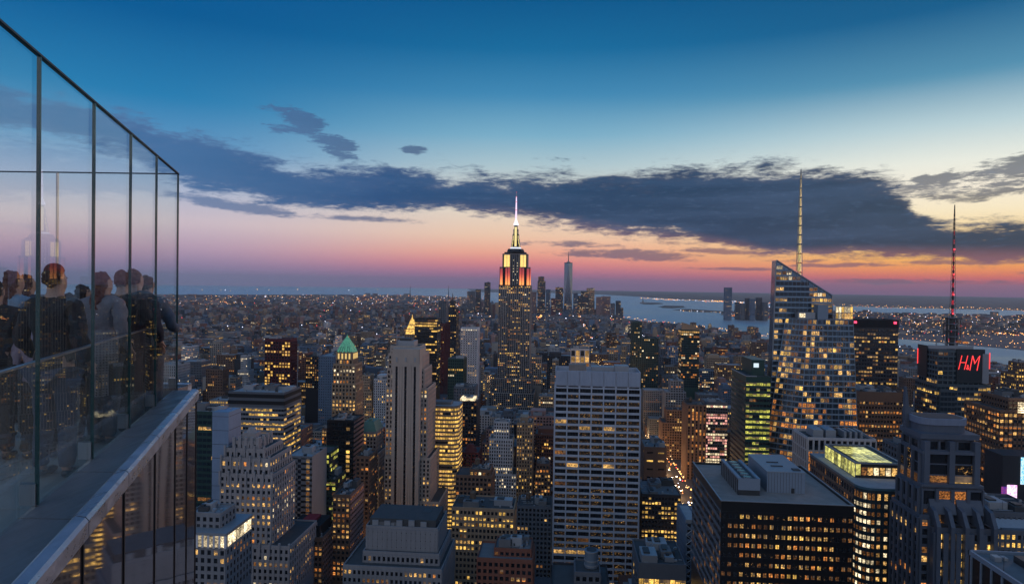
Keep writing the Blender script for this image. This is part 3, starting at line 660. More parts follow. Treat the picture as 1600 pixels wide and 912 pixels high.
# ---- broad banded office tower, upper left
H('banded_office_tower', 'broad grey tower with black bands around its top and rows of gold ribbon windows', 520,
  [(357, 444, 612, 0, 34)], 'slate', 800, top=13, bay=2.6, fl=3.9, pw=.12, sh=.5, pd=.12, sd=.3, lit=.42, pal='gold', full=.35, spm=wall(C_['grey']), mech=4, roofm='pale', ind=True,
  after=lambda B: [B.wall.box(B.ts[0][0]-.5, B.ts[0][1]+.5, B.ts[0][2]-.5, B.ts[0][3]+.5, B.ts[0][4]-z-3.0, B.ts[0][4]-z, wall(C_['black'])) for z in (1.8, 7.4)])
# ---- slim dark red tower beyond
H('red_brown_tower', 'slim dark red tower with a glowing top row beyond the black banded tower', 900, [(414, 454, 529, 0, 22)], 'maroon', 600, bay=4.5, fl=4.2, pw=.25, sh=.4, pd=.8, sd=.1, lit=.5, pal='gold', top=4, R={'lit': .03, 'pal': 'dim'})
H('black_lit_block', 'small dark block with lit rows left of the pale blue slab', 980, [(478, 502, 556, 0, 25)], 'dark', 600, cat='office block', lit=.5, pal='office', bay=3.4)
H('pale_blue_slab', 'pale blue windowless slab left of the green pyramid roof', 930, [(498, 522, 556, 0, 60)], 'blue', 660, cat='office block', lit=.04, roofm='pale', pw=.6, sh=.7)
# ---- blue-grey slab at the glass balustrade
def _b(B):
    a, b_, c, d, z1, _ = B.ts[0]; x = P(333, 640, c).x
    m = B.part('blank_panel_wall'); m.box(x, b_+.2, c-.9, d+.2, 0, z1-.02, wall(lin((120, 142, 168)), .5))
    for k in range(18): z = z1-3-k*9; m.box(x-.05, b_+.26, c-.97, c-.9, z, z+.25, DMETAL); m.box(b_+.2, b_+.28, c, d, z, z+.25, DMETAL)
H('blue_slab_tower', 'blue slab tower with a blank side wall beside the observation deck ledge', 400, [(262, 358, 642, 0, 15)], 'green', 870, rough=.3, bay=3, fl=3.9, pw=.1, sh=.42, pd=.08, sd=.12, lit=.17, pal='dim', dark='blue', after=_b, sides='F', roofm='pale')
# ---- cream stepped tower with an open arcaded crown
def _g(B):
    a, b_, c, d, z1, _ = B.ts[-1]; cr = B.part('crown'); n = 4; w = (b_-a)/n
    for i in range(n+1): cr.box(a+i*w-.9, a+i*w+.9, c-.8, c+.6, z1-10, z1+2.2, B.wm)
    for i in range(4): cr.box(b_-.5, b_+.9, c+2+i*(d-c-4)/3-.8, c+2+i*(d-c-4)/3+.8, z1-10, z1+2.2, B.wm)
    cx = (a+b_)/2; cr.box(cx-4.5, cx+4.5, c+4, c+11, z1-1, z1+4, B.wm); cr.cyl(cx, c+7.5, z1+4, z1+6.5, 3.2, 2.2, B.wm, 8)
    for j, (x0, x1, y0, y1, z, _) in enumerate(B.ts[:-1]):
        nn = max(3, round((x1-x0)/6))
        for i in range(nn+1): x = x0+(x1-x0)*i/nn; cr.box(x-.55, x+.55, y0-.9, y0+.4, z-7, z+1.6, B.wm)
H('cream_gothic_tower', 'cream stepped tower with an arcaded crown in front of the banded tower', 380,
  [(330, 452, 850, 0, 44), (344, 425, 740, 3, 34), (346, 421, 715, 4, 32), (352, 413, 700, 6, 26), (366, 403, 688, 8, 20)], lin((152, 148, 148)), 912, cat='stepped tower', bay=3.4, fl=3.9, pw=.5, sh=.45, pd=.45, sd=.2, lit=.36, pal='home', ind=True, after=_g, mech=0)
# ---- low tower with the white lit attic at bottom left
def _w(B):
    a, b_, c, d, z1, _ = B.ts[0]; g = B.part('lit_attic'); g.box(a-.6, b_+.6, c-.8, d, z1-.9, z1+.4, METAL)
    n = 7; w = (b_-a)/n
    for i in range(n): g.box(a+i*w+.5, a+(i+1)*w-.5, c-.5, c-.42, z1-6.6, z1-1.2, WIN['white'])
    for i in range(n+1): g.box(a+i*w-.45, a+i*w+.45, c-1.0, c, z1-7, z1-.9, wall(C_['white']))
    for i in range(6): y = c+1+i*(d-c-2)/6; g.box(b_+.42, b_+.5, y+.3, y+(d-c-2)/6-.5, z1-6.6, z1-1.2, WIN['white'])
H('lit_attic_building', 'low stone building whose top storey glows white beside the cream stepped tower', 300, [(292, 353, 832, 0, 26, {'top': 7.5}), (296, 345, 800, 6, 14)], 'grey', 912, cat='office building', bay=3.4, fl=3.8, pw=.45, sh=.4, pd=.35, lit=.22, pal='home', ind=True, after=_w, roofm='pale')
# ---- windowless slab with two lit columns and green glass flank
H('two_column_slab', 'grey blank slab with two columns of lit windows between the cream tower and the black tower', 470, [(448, 488, 712, 0, 30)], 'grey', 830, rough=.7, bay=6.2, fl=4.1, pw=.60, sh=.36, pd=.1, sd=.1, lit=.0, pal='gold', fn=lambda u, v, i, k: ('warm' if random.random() < .8 else 'dim') if i in (0, 2) else False, roofm='pale', ind=True, sides='F')
H('green_glass_block', 'dark green glass block with slanting lit floors behind the blank grey slab', 505, [(486, 514, 706, 0, 22), (486, 524, 748, -2, 26, {'keep': 1})], 'green', 860, rough=.3, bay=2.4, fl=4, pw=.08, sh=.4, pd=.05, sd=.15, lit=.32, pal='green', dark='blue', zfrom=0, mech=3)
# ---- black tower
H('black_glass_tower', 'black glass tower with one lit window column left of the three striped stone tower', 560, [(511, 553, 656, 0, 28)], 'black', 770, rough=.35, bay=3.3, fl=4.1, pw=.1, sh=.35, pd=.08, sd=.06, lit=.02, pal='warm', fn=lambda u, v, i, k: ('gold' if k % 3 else 'warm') if (.82 < u < .93 and random.random() < .7) else ('dim' if random.random() < .015 else False), R={'spm': wall(C_['rose']), 'sh': .5, 'sd': .4, 'lit': .02, 'fn': None})  # rose on the right-face spandrels paints in the pink western light
# ---- brown building with orange windows
H('orange_lit_building', 'squat brown building with rows of orange windows below the blank grey slab', 420, [(446, 504, 838, 0, 26)], 'brown', 912, cat='office building', bay=2.9, fl=3.7, pw=.4, sh=.42, pd=.3, lit=.72, pal='orange', top=2, ind=True, mech=3, R={'lit': .1, 'pal': 'dim', 'spm': wall(C_['rose'])},  # pink evening light painted into the right-flank spandrels
  after=lambda B: [B.part('roof_house').box(B.ts[0][0]+2, B.ts[0][1]-3, B.ts[0][2]+3, B.ts[0][3]-2, B.ts[0][4]-1, B.ts[0][4]+6.5, wall(C_['black'])), B.part('red_canopy').box(B.ts[0][0]+8, B.ts[0][1]-9, B.ts[0][2]+5, B.ts[0][3]-5, B.ts[0][4]+6.5, B.ts[0][4]+8.2, wall(lin((150, 40, 44))))])
H('row_lit_brown_tower', 'narrow brown building with a bright top row below the black glass tower', 440, [(520, 547, 772, 0, 30)], 'brown', 895, cat='office building', bay=3.2, fl=3.7, pw=.42, sh=.45, pd=.35, lit=.6, pal='orange', full=.3, R={'lit': .06, 'spm': wall(C_['rose']), 'sh': .55, 'sd': .45}, mech=3, ind=True,  # right-side spandrels in rose: western glow put into the colour
  fn=lambda u, v, i, k: True if v > .97 else None)
# ---- green mansard
def _m(B):
    a, b_, c, d, z1, _ = B.ts[-1]; r = B.part('copper_roof'); gm = simple('green_copper', (0.10, 0.22, 0.18), .7, sc=.5); h = 9
    r.prism([(a, c, z1), (b_, c, z1), (b_, d, z1), (a, d, z1)], [(a+3.5, c+3.5, z1+h), (b_-3.5, c+3.5, z1+h), (b_-3.5, d-3.5, z1+h), (a+3.5, d-3.5, z1+h)], gm)
    r.box((a+b_)/2-1.6, (a+b_)/2+1.6, c+5, c+8, z1+h, z1+h+2.4, gm)
H('green_mansard_building', 'pale building with a small green copper roof left of the tower with three black stripes', 600, [(556, 592, 706, 0, 34), (563, 588, 674, 3, 24)], 'grey', 800, cat='office building', bay=3.2, fl=3.8, pw=.4, sh=.4, pd=.4, lit=.12, pal='office', mech=0, after=_m, fn=lambda u, v, i, k: True if (v > .98 and random.random() < .8) else None)
H('brown_side_tower', 'brown tower with orange windows tucked below the green copper roof', 520, [(556, 577, 712, 0, 22)], 'brown', 800, cat='office building', bay=3.3, lit=.35, pal='orange', tank=True)
# ---- tower with the lit green pyramid
def _py(B):
    a, b_, c, d, z1, _ = B.ts[-1]; cx, cy = (a+b_)/2, (c+d)/2; cr = B.part('crown'); w = (b_-a)/2
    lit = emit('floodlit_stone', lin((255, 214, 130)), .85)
    for i in range(5): x = a+1.2+i*(b_-a-2.4)/4; cr.box(x-.9, x+.9, c-1.2, c+.5, z1-2, z1+6.5, B.wm)
    for i in range(4): x = a+1.2+(i+.5)*(b_-a-2.4)/4; cr.box(x-1.2, x+1.2, c-.3, c-.2, z1-1, z1+4.6, lit)
    for i in range(4): y = c+1+i*(d-c-2)/4; cr.box(b_+.2, b_+.3, y+.6, y+3, z1-1, z1+4.6, lit)
    cr.box(a, b_, c, d, z1-2, z1+5.6, B.wm)
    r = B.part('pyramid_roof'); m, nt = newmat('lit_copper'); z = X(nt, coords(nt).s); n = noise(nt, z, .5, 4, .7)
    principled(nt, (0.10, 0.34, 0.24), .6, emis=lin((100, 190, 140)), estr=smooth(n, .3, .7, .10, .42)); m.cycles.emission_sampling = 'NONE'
    P0 = [(a+.3, c+.3, z1+5.6), (b_-.3, c+.3, z1+5.6), (b_-.3, d-.3, z1+5.6), (a+.3, d-.3, z1+5.6)]; k = .72
    P1 = [(cx+(x-cx)*k, cy+(y-cy)*k, z1+11.5) for x, y, _ in P0]; P2 = [(cx+(x-cx)*.12, cy+(y-cy)*.12, z1+21) for x, y, _ in P0]
    r.prism(P0, P1, m); r.prism(P1, P2, m); f = B.part('finial'); f.cyl(cx, cy, z1+21, z1+24, .8, .1, m, 6)
    for i in range(1, 6):
        t = i/6; r.bar((P0[0][0]+(P0[1][0]-P0[0][0])*t, P0[0][1]-.05, P0[0][2]), (P1[0][0]+(P1[1][0]-P1[0][0])*t, P1[0][1]-.05, P1[0][2]), .18, DMETAL)
H('green_pyramid_tower', 'brown tower crowned by a floodlit green pyramid roof', 640,
  [(514, 560, 700, 0, 30), (519, 556, 598, 2, 24), (521, 555, 568, 3, 22), (525, 551, 559, 5, 17)], 'tan', 760, cat='stepped tower', bay=3.5, fl=3.9, pw=.45, sh=.4, pd=.5, sd=.2, lit=.38, pal='home', after=_py, mech=0, R={'spm': wall(C_['rose'])})  # rose right-face spandrels stand for pink light from the west
# ---- tall tower with three black stripes
def _5(B):
    a, b_, c, d, z1, _ = B.ts[-1]; zb = 60; c = 552; B.wall.box(P(612.5, 620, c).x, P(655.5, 620, c).x, c, 575, 0, z1-1.6, B.wm)
    for px in (619.5, 633.5, 648):
        x = P(px, 620, c).x
        st = B.part('dark_window_stripe'); st.box(x-1.0, x+1.0, c-.05, c+.3, zb, z1-17, WIN['dark'])
        for k in range(int((z1-17-zb)/3.9)): st.box(x-1.0, x+1.0, c-.12, c, zb+k*3.9, zb+k*3.9+1.1, wall(C_['black']))
    pl = B.part('front_pier')
    xs = [P(p, 620, c).x for p in (612.5, 619.5, 633.5, 648, 655.5)]
    for i in range(4):
        a0, a1 = xs[i]+(1.0 if i else 0), xs[i+1]-(1.0 if i < 3 else 0); nn = 3 if i in (1, 2) else 1
        for j in range(nn): w_ = (a1-a0)/nn; pl.box(a0+j*w_+(.12 if j else 0), a0+(j+1)*w_-(.12 if j < nn-1 else 0), c-.7-(.25 if j == 1 else 0), c, zb, z1-15, B.wm)
    pl.box(xs[0]+1, xs[-1]-1, c-.65, c, z1-17, z1-1.5, B.wm)
    for i in range(3): x = xs[1+i]; pl.box(x-.8, x+.8, c-1.1, c-.66, z1-13, z1-9, METAL)
    c = B.ts[-1][2]; t = B.part('roof_house'); t.box(a+5, b_-6, c+4, d-6, z1-1, z1+4, METAL); t.box(a+7, b_-9, c+6, d-9, z1+4, z1+6, DMETAL); B.part('antenna').bar((a+5, c+3, z1-1), (a+5, c+3, z1+18), .35, METAL)
H('striped_stone_tower', 'tall stone tower with three black vertical stripes and a pink lit flank', 560,
  [(601, 686, 782, -3, 52), (601, 672, 714, -1, 46), (603, 668, 605, 1, 36, {'bot': 2}), (605, 663, 575, 2, 32), (607, 660, 552, 2.5, 28), (610, 656, 540, 3, 24, {'pal': 'dim', 'lit': 0.0, 'sh': .8, 'pw': .8})], lin((172, 160, 150)), 812, cat='stepped tower', bay=3.3, fl=3.9, pw=.5, sh=.4, pd=.45, sd=.2, lit=.30, pal='home', after=_5, mech=0, ind=True, R={'spm': wall(lin((196, 150, 136))), 'lit': .05, 'sh': .55, 'sd': .3})  # flank spandrels tinted pink, low sunlight painted into them
# ---- heavily lit curved tower
def ribbon_round(B, x0, x1, y0, d, z0, z1, fl, wm, lit, r=7):
    """floors of ribbon window wrapping two rounded front corners"""
    pts = []
    for i in range(7): t = math.pi/2*i/6; pts.append((x0+r-r*math.cos(t), y0+r-r*math.sin(t)))
    for i in range(7): t = math.pi/2*i/6; pts.append((x1-r+r*math.sin(t), y0+r-r*math.cos(t)))
    pts += [(x1, y0+d), (x0, y0+d)]
    core = [(x, y, z0) for x, y in pts]; B.wall.prism(core, [(x, y, z1) for x, y, _ in core], wall(C_['black']))
    cx, cy = (x0+x1)/2, y0+d/2
    out = lambda p, k: (p[0]+(.35*k if p[0] > cx else -.35*k), p[1]-.35*k if p[1] < cy else p[1])
    n = int((z1-z0)/fl)
    for k in range(n+1):
        za = z0+k*fl; B.wall.prism([(*out(p, 1), za) for p in pts], [(*out(p, 1), za+fl*.45) for p in pts], wm)
        if k == n: break
        state = True; q4, mm = [], []
        for i in range(len(pts)-2):
            a, b_ = pts[i], pts[i+1]; L = math.hypot(b_[0]-a[0], b_[1]-a[1]); m_ = max(1, round(L/2.6))
            for j in range(m_):
                if random.random() < .4: state = random.random() < lit
                t0, t1 = (j+.06)/m_, (j+.94)/m_; pa = out((a[0]+(b_[0]-a[0])*t0, a[1]+(b_[1]-a[1])*t0), .15); pb = out((a[0]+(b_[0]-a[0])*t1, a[1]+(b_[1]-a[1])*t1), .15)
                q4.append([(*pa, za+fl*.47), (*pb, za+fl*.47), (*pb, za+fl*.98), (*pa, za+fl*.98)]); mm.append(WIN[random.choice(('gold', 'gold', 'warm')) if state else 'dark'])
        B.win.quads(np.array(q4), mm)
    B.roof.prism([(*p, z1) for p in pts], [(*p, z1+.2) for p in pts], ROOF['pale'])
Yc = 600; B = Bld('gold_banded_tower', 'round cornered tower wrapped in bright gold window bands right of the striped stone tower', 'office tower', (P(690, 640, Yc).x, Yc, 0))
x0, x1 = P(664, 640, Yc).x, P(716, 640, Yc).x; z1 = P(690, 634, Yc).z; ribbon_round(B, x0, x1, Yc, 26, 20, z1, 3.9, wall(C_['tan']), .86)
t = B.part('roof_house'); t.box(x0+5, x1-8, Yc+5, Yc+18, z1, z1+3, ROOF['grey']); claim(x0, x1, Yc, Yc+26); SCR.append((664, 716, 625, 790, Yc)); B.done()
# ---- cluster behind
def _gp(B):
    a, b_, c, d, z1, _ = B.ts[-1]; cx, cy = (a+b_)/2, (c+d)/2; w = (b_-a)/2*.92; r = B.part('pyramid_roof'); gm = glow('floodlit_gilding', lin((255, 200, 96)), 1.15, .25, .45, 1.4)  # floodlight on the gilding painted as emission
    hs = [(1, 0), (.78, 14), (.5, 26), (.2, 40)]
    for (k0, h0), (k1, h1) in zip(hs, hs[1:]):
        r.prism([(cx+w*k0*s1, cy+w*k0*s2, z1+h0) for s1, s2 in ((-1, -1), (1, -1), (1, 1), (-1, 1))], [(cx+w*k1*s1, cy+w*k1*s2, z1+h1) for s1, s2 in ((-1, -1), (1, -1), (1, 1), (-1, 1))], gm)
    for h0, k0 in ((13, .84), (25, .56)): r.box(cx-w*k0, cx+w*k0, cy-w*k0, cy+w*k0, z1+h0-.6, z1+h0+1, wall(C_['tan']))
    f = B.part('lantern'); f.cyl(cx, cy, z1+40, z1+52, 2.2, .3, WIN['gold'], 6)
H('gold_pyramid_tower', 'distant tower topped by a floodlit gold pyramid behind the striped stone tower', 1700, [(624, 656, 536, 0, 50), (632, 651, 522, 3, 36)], 'tan', 570, cat='stepped tower', bay=5, fl=5, lit=.15, pal='gold', mech=0, after=_gp)
H('black_ribbon_tower', 'black slab with lit ribbon floors right behind the striped stone tower', 1000, [(648, 683, 497, 0, 30)], 'black', 600, rough=.3, bay=3, fl=4.2, pw=.08, sh=.45, pd=.1, sd=.1, lit=.14, full=.16, pal='gold', R={'lit': .05}, mech=0)
H('glass_needle_tower', 'slender glass tower with a bright edge left of the maroon tower', 1500, [(686, 697, 470, 0, 30)], 'slate', 560, rough=.3, bay=4, fl=4.5, lit=.15, pal='white', dark='blue', mech=0)
H('maroon_slab_tower', 'slender maroon slab tower right of the black ribbon tower', 1150, [(685, 694, 505, 0, 60)], 'maroon', 600, bay=3, lit=.1, R={'lit': .03}, mech=1)
H('pinnacled_slim_tower', 'slim dark tower with a lit pinnacle beside the maroon slab', 1700, [(698, 713, 482, 0, 40), (703, 710, 470, 4, 20)], 'dark', 560, bay=5, fl=5, lit=.2, pal='gold', mech=0,
  after=lambda B: B.part('spire').cyl((B.ts[-1][0]+B.ts[-1][1])/2, B.ts[-1][2]+8, B.ts[-1][4]-1, B.ts[-1][4]+22, 3, .2, DMETAL, 6))
H('pale_grid_tower', 'pale concrete grid tower with a bright crown row right of the gold banded tower', 1000, [(720, 746, 512, 0, 24)], 'white', 606, bay=3.6, fl=3.6, pw=.5, sh=.5, pd=.9, sd=.9, lit=.10, pal='warm', fn=lambda u, v, i, k: 'white' if v > .97 else None, mech=1)
H('teal_glass_block', 'teal glass block in front of the pale grid tower', 860, [(700, 724, 560, 0, 30)], 'green', 640, cat='office block', rough=.3, lit=.08, dark='blue', bay=3)
H('grey_flat_tower', 'plain grey blank tower below the pale grid tower', 780, [(709, 742, 604, 0, 26)], 'slate', 700, cat='office block', lit=.08, pw=.6, sh=.6)
H('curved_dark_tower', 'dark tower with a lit roof ring beside the gold banded tower', 690, [(714, 745, 626, 0, 26)], 'dark', 740, lit=.3, pal='orange', bay=3, after=lambda B: B.part('lit_roof_ring').box(B.ts[0][0]+3, B.ts[0][1]-3, B.ts[0][2]+3, B.ts[0][3]-3, B.ts[0][4]-.9, B.ts[0][4]+2, WIN['white']))
H('red_brick_tower', 'small red brick tower with a dark dome below the gold banded tower', 640, [(719, 748, 706, 0, 26)], 'red', 770, cat='office block', bay=3.6, lit=.12, mech=0, after=lambda B: B.part('dome').prism([((B.ts[0][0]+B.ts[0][1])/2+7*math.cos(t*math.pi/6), B.ts[0][2]+10+7*math.sin(t*math.pi/6), B.ts[0][4]-1) for t in range(12)], [((B.ts[0][0]+B.ts[0][1])/2+3*math.cos(t*math.pi/6), B.ts[0][2]+10+3*math.sin(t*math.pi/6), B.ts[0][4]+6) for t in range(12)], wall(C_['red'])))
# ---- foreground left centre
def _r(B):
    a, b_, c, d, z1, _ = B.ts[-1]
    r = B.part('roof_ridge'); r.box(a+1.5, b_-1.5, c+2, d-2, z1-1, z1+3.2, ROOF['dark']); 
    for i in range(5): x = a+3+i*(b_-a-6)/5; B.part('mechanical_box').box(x, x+3.2, c+1.2, c+4.5, z1-1, z1+random.uniform(1.6, 3), METAL)
H('flat_stepped_block', 'grey stepped block with a long dark roof at the bottom edge left of centre', 330, [(536, 690, 885, -6, 40), (567, 686, 862, 0, 34), (572, 684, 822, 4, 26, {'sh': .9, 'pw': .9, 'lit': 0})], 'grey', 912, cat='office building', bay=2.5, fl=3.7, pw=.45, sh=.5, pd=.4, sd=.25, lit=.20, pal='dim', ind=True, mech=3, after=_r)
H('gold_row_block', 'tan block with alternating bright rows of gold windows right of the stepped block', 430, [(706, 803, 793, 0, 26)], 'tan', 912, cat='office building', bay=2.6, fl=3.9, pw=.4, sh=.45, pd=.3, lit=.15, pal='gold', ind=True, mech=3, tank=True,
  fn=lambda u, v, i, k: (random.random() < .9) if k % 4 in (0, 3) and v > .35 else None)
H('dusky_brown_tower', 'dusky brown tower with scattered lights behind the gold row block', 520, [(712, 768, 742, 0, 24), (734, 766, 733, 2, 18)], 'brown', 800, cat='office building', lit=.22, pal='home', bay=3.2, tank=True)
H('brick_roofed_block', 'dark brick block with a cluttered roof at bottom edge left of white grid tower', 330, [(745, 832, 872, 0, 22), (772, 830, 856, 5, 16)], 'brick', 912, cat='office building', lit=.07, pal='orange', bay=3, mech=5, ind=True, roofm='grey')
H('slate_corner_tower', 'slate tower with few lights just left of the white grid tower', 520, [(808, 862, 790, 0, 26)], 'slate', 912, cat='office building', lit=.12, pal='dim', bay=3, mech=3, tank=True)
H('warm_lit_narrow_tower', 'narrow tower with orange lit storeys left of the white grid tower', 640, [(836, 860, 738, 0, 26), (838, 858, 724, 2, 20)], 'brown', 800, cat='office building', lit=.45, pal='orange', bay=3)

# ---- white grid tower (centre)
def _gr(B):
    a, b_, c, d, z1, _ = B.ts[0]
    pn = B.part('crown_panel'); n = 7; w = (b_-a)/n; wm = wall(lin((146, 158, 176)), .55)
    for i in range(n): B.part('crown_panel').box(a+i*w+.35, a+(i+1)*w-.35, c-.75, c, z1-11.5, z1-.2, wm)
    for i in range(n): B.part('louvre').box(a+i*w+.9, a+(i+1)*w-.9, c-.45, c-.3, z1-12.8, z1-12.1, WIN['dark'])
    k = B.part('cooling_unit'); x = P(889, 575, c).x; k.box(x, x+14, c+5, c+14, z1-1, z1+4.4, ROOF['tan'])
    k = B.part('cooling_unit'); x = P(925, 575, c).x; k.box(x, x+22, c+9, c+20, z1-1, z1+2.5, METAL)
    k = B.part('cooling_unit'); x = P(962, 575, c).x; k.box(x, x+11, c+6, c+18, z1-1, z1+4, METAL)
H('white_grid_tower', 'tall flat fronted tower of white horizontal bands and seven bays in the centre', 518, [(868, 1001, 580, 0, 30)], lin((168, 178, 192)), 905, rough=.5, bay=9.8, fl=5.05, pw=.10, sh=.36, pd=.8, sd=.55, top=13.2, lit=.0, pal='office', ind=True, mull=4, mech=0, after=_gr, par=4.5, roofm='grey', sides='FRL', R={'bay': 8}, L={'bay': 8},
  fn=lambda u, v, i, k: random.choice(('warm', 'gold')) if (.13 < v < .18 and u < .5) or v < .03 else (random.choice(('warm', 'speck', 'speck')) if .61 < v < .65 or .72 < v < .75 or .8 < v < .83 else (False if v > .97 else ('speck' if random.random() < .62 else ('dim' if random.random() < .07 else ('warm' if random.random() < .03 else False))))))
# ---- cylinder tank building in front of it
Yk = 330; x = P(925, 880, Yk).x; z = P(925, 868, Yk).z
B = Bld('drum_tank_building', 'grey building carrying a round drum tank in front of the white grid tower', 'office building', (x, Yk, 0))
B.tier(P(898, 912, Yk).x, P(938, 912, Yk).x, Yk, Yk+16, 0, P(918, 893, Yk).z, wall(C_['slate']), lit=0, bay=3, bot=P(918, 893, Yk).z-14)
B.tier(P(880, 912, Yk).x-6, P(952, 912, Yk).x, Yk-5, Yk+22, 0, P(918, 912, Yk).z+1, wall(C_['dark']), lit=.1, bay=3, bot=P(918, 912, Yk).z-12)
t = B.part('drum_tank'); zt = P(918, 893, Yk).z; bl = simple('blue_grey_steel', (0.14, 0.20, 0.26), .5, .3)
t.cyl(x, Yk+8, zt-.5, z, 3.5, 3.5, bl, 20); 
for zz in (zt+.5, zt+3, z-.7): t.cyl(x, Yk+8, zz, zz+.6, 3.75, 3.75, METAL, 20)
t.cyl(x, Yk+8, z+.02, z+.3, 2.6, 2.6, DMETAL, 20)
claim(x-14, x+12, Yk-5, Yk+22); SCR.append((885, 952, 866, 912, Yk)); B.done()
# ---- right of it
H('black_podium_roof', 'black flat building with a bright row of windows right of the white grid tower', 360, [(998, 1072, 880, 0, 34)], 'slate', 912, cat='office building', bay=3, fl=4, pw=.15, sh=.3, pd=.1, lit=1.0, pal='gold', top=8, mech=7, ind=True, L={'lit': .1})
def _bl(B):
    a, b_, c, d, z1, _ = B.ts[0]; B.part('lattice_screen').box(a-.3, b_+.3, c-.4, c-.05, z1-2, z1+.3, METAL)
    l = B.part('lattice_screen')
    for k in range(12):
        zz = z1-3-k*6
        l.bar((a, c-.5, zz), (b_, c-.5, zz-6), .22, METAL); l.bar((b_, c-.5, zz), (a, c-.5, zz-6), .22, METAL)
H('thin_lattice_tower', 'thin pale blue lattice fronted tower left of the black roofed tower', 400, [(1072, 1091, 812, 0, 30)], 'blue', 912, bay=3, lit=.03, after=_bl, roofm='pale', mech=0, L={'lit': .05})
H('brown_blank_block', 'blunt brown block with two lit slots right of the white grid tower', 600, [(1007, 1042, 698, 0, 34)], 'brown', 780, cat='office block', bay=9, fl=8, pw=.45, sh=.8, lit=.3, pal='gold', mech=3, roofm='grey')
H('glowing_floors_block', 'block with many lit floors below the blunt brown block', 540, [(1003, 1064, 772, 0, 40)], 'dark', 866, cat='office block', bay=2.6, fl=3.8, pw=.3, sh=.45, lit=.55, full=.15, pal='gold', mech=5, roofm='grey')
H('lit_white_frame_block', 'small block with a lit white window frame right behind the white grid tower', 1050, [(892, 921, 544, 0, 30)], 'pale', 580, cat='office block', bay=7, fl=9, pw=.2, sh=.12, pd=.5, sd=.4, lit=.6, pal='home', top=3)
H('brown_pier_tower', 'brown tower of strong vertical piers left of the pink lit tower', 880, [(1074, 1104, 632, 0, 34)], 'brown', 790, bay=5.5, fl=3.9, pw=.55, sh=.2, pd=1.0, sd=.1, lit=.3, pal='orange', tank=True, L={'pal': 'orange', 'lit': .35})
H('pink_lit_tower', 'grey tower with a bright pink white face right of the brown pier tower', 900, [(1103, 1137, 628, 0, 34, {'bot': 0})], 'slate', 735, bay=3.1, fl=3.8, pw=.15, sh=.32, pd=.2, sd=.2, lit=.8, pal='pink', top=4, L={'lit': .1, 'pal': 'dim'}, roofm='grey', mech=3)
def _dg(B):
    a, b_, c, d, z1, _ = B.ts[0]; r = B.part('roof_house'); x = P(1168, 565, c+26).x; dg = wall(C_['green'], .35)
    r.box(x, b_-.5, c+14, d-1, z1-1, P(1185, 562, c+14).z, dg)
    sgn = B.part('lit_sign'); zc = P(1172, 570, c+14).z; sgn.box(x+1.5, x+5.5, c+13.7, c+13.9, zc-1.8, zc+1.6, emit('white_sign', (.75, .9, 1), 1.0))
    e = B.part('parapet_rail'); e.box(a-.1, x, c-.3, c+.2, z1-.2, z1+.5, METAL); e.box(a-.3, a+.2, c, d, z1-.2, z1+.5, METAL)
H('dark_green_tower', 'dark green glass tower with yellow lit floors left of the slanted glass skyscraper', 520, [(1166, 1204, 588, 0, 44)], 'green', 735, rough=.3, bay=2.7, fl=4.2, pw=.1, sh=.5, pd=.08, sd=.2, lit=.82, pal='green', top=4, L={'lit': .03, 'pal': 'dim', 'dark': 'blue'}, after=_dg, ind=True, mech=0)
H('twin_slab_tower', 'dark twin slab tower standing just beyond the white grid tower', 1250, [(988, 1003, 503, 0, 25), (1003, 1029, 528, 3, 40, {'keep': 1, 'zfrom': 0})], 'green', 600, rough=.35, bay=4, fl=4.2, lit=.2, pal='home', dark='blue', mech=1)
H('slanted_top_tower', 'dark glass tower with a slanted lit top standing against the bay', 1150, [(1065, 1093, 515, 0, 30)], 'green', 600, rough=.3, bay=3.4, fl=4.2, pw=.15, sh=.35, pd=.1, sd=.1, lit=.28, pal='home', dark='blue', mech=0, top=2, fn=lambda u, v, i, k: 'warm' if v > .97 else None,
  after=lambda B: B.part('slanted_screen').prism([(B.ts[0][0], B.ts[0][2], B.ts[0][4]), (B.ts[0][1], B.ts[0][2], B.ts[0][4]), (B.ts[0][1], B.ts[0][2]+3, B.ts[0][4]), (B.ts[0][0], B.ts[0][2]+3, B.ts[0][4])], [(B.ts[0][0], B.ts[0][2], B.ts[0][4]+13), (B.ts[0][1], B.ts[0][2], B.ts[0][4]+4), (B.ts[0][1], B.ts[0][2]+3, B.ts[0][4]+4), (B.ts[0][0], B.ts[0][2]+3, B.ts[0][4]+13)], wall(C_['tan'])))
H('grey_pitched_tower', 'pale stepped tower with a lit shoulder right of the white grid tower', 1040, [(1040, 1072, 612, 0, 30), (1048, 1068, 594, 3, 22)], 'grey', 700, cat='stepped tower', bay=4, lit=.15, pal='home', roofm='pale')
H('brown_shoulder_tower', 'brown stepped tower in front of the pale stepped tower', 980, [(1035, 1077, 660, 0, 34), (1042, 1070, 640, 3, 24)], 'brown', 760, cat='stepped tower', bay=3.6, lit=.15, pal='home')
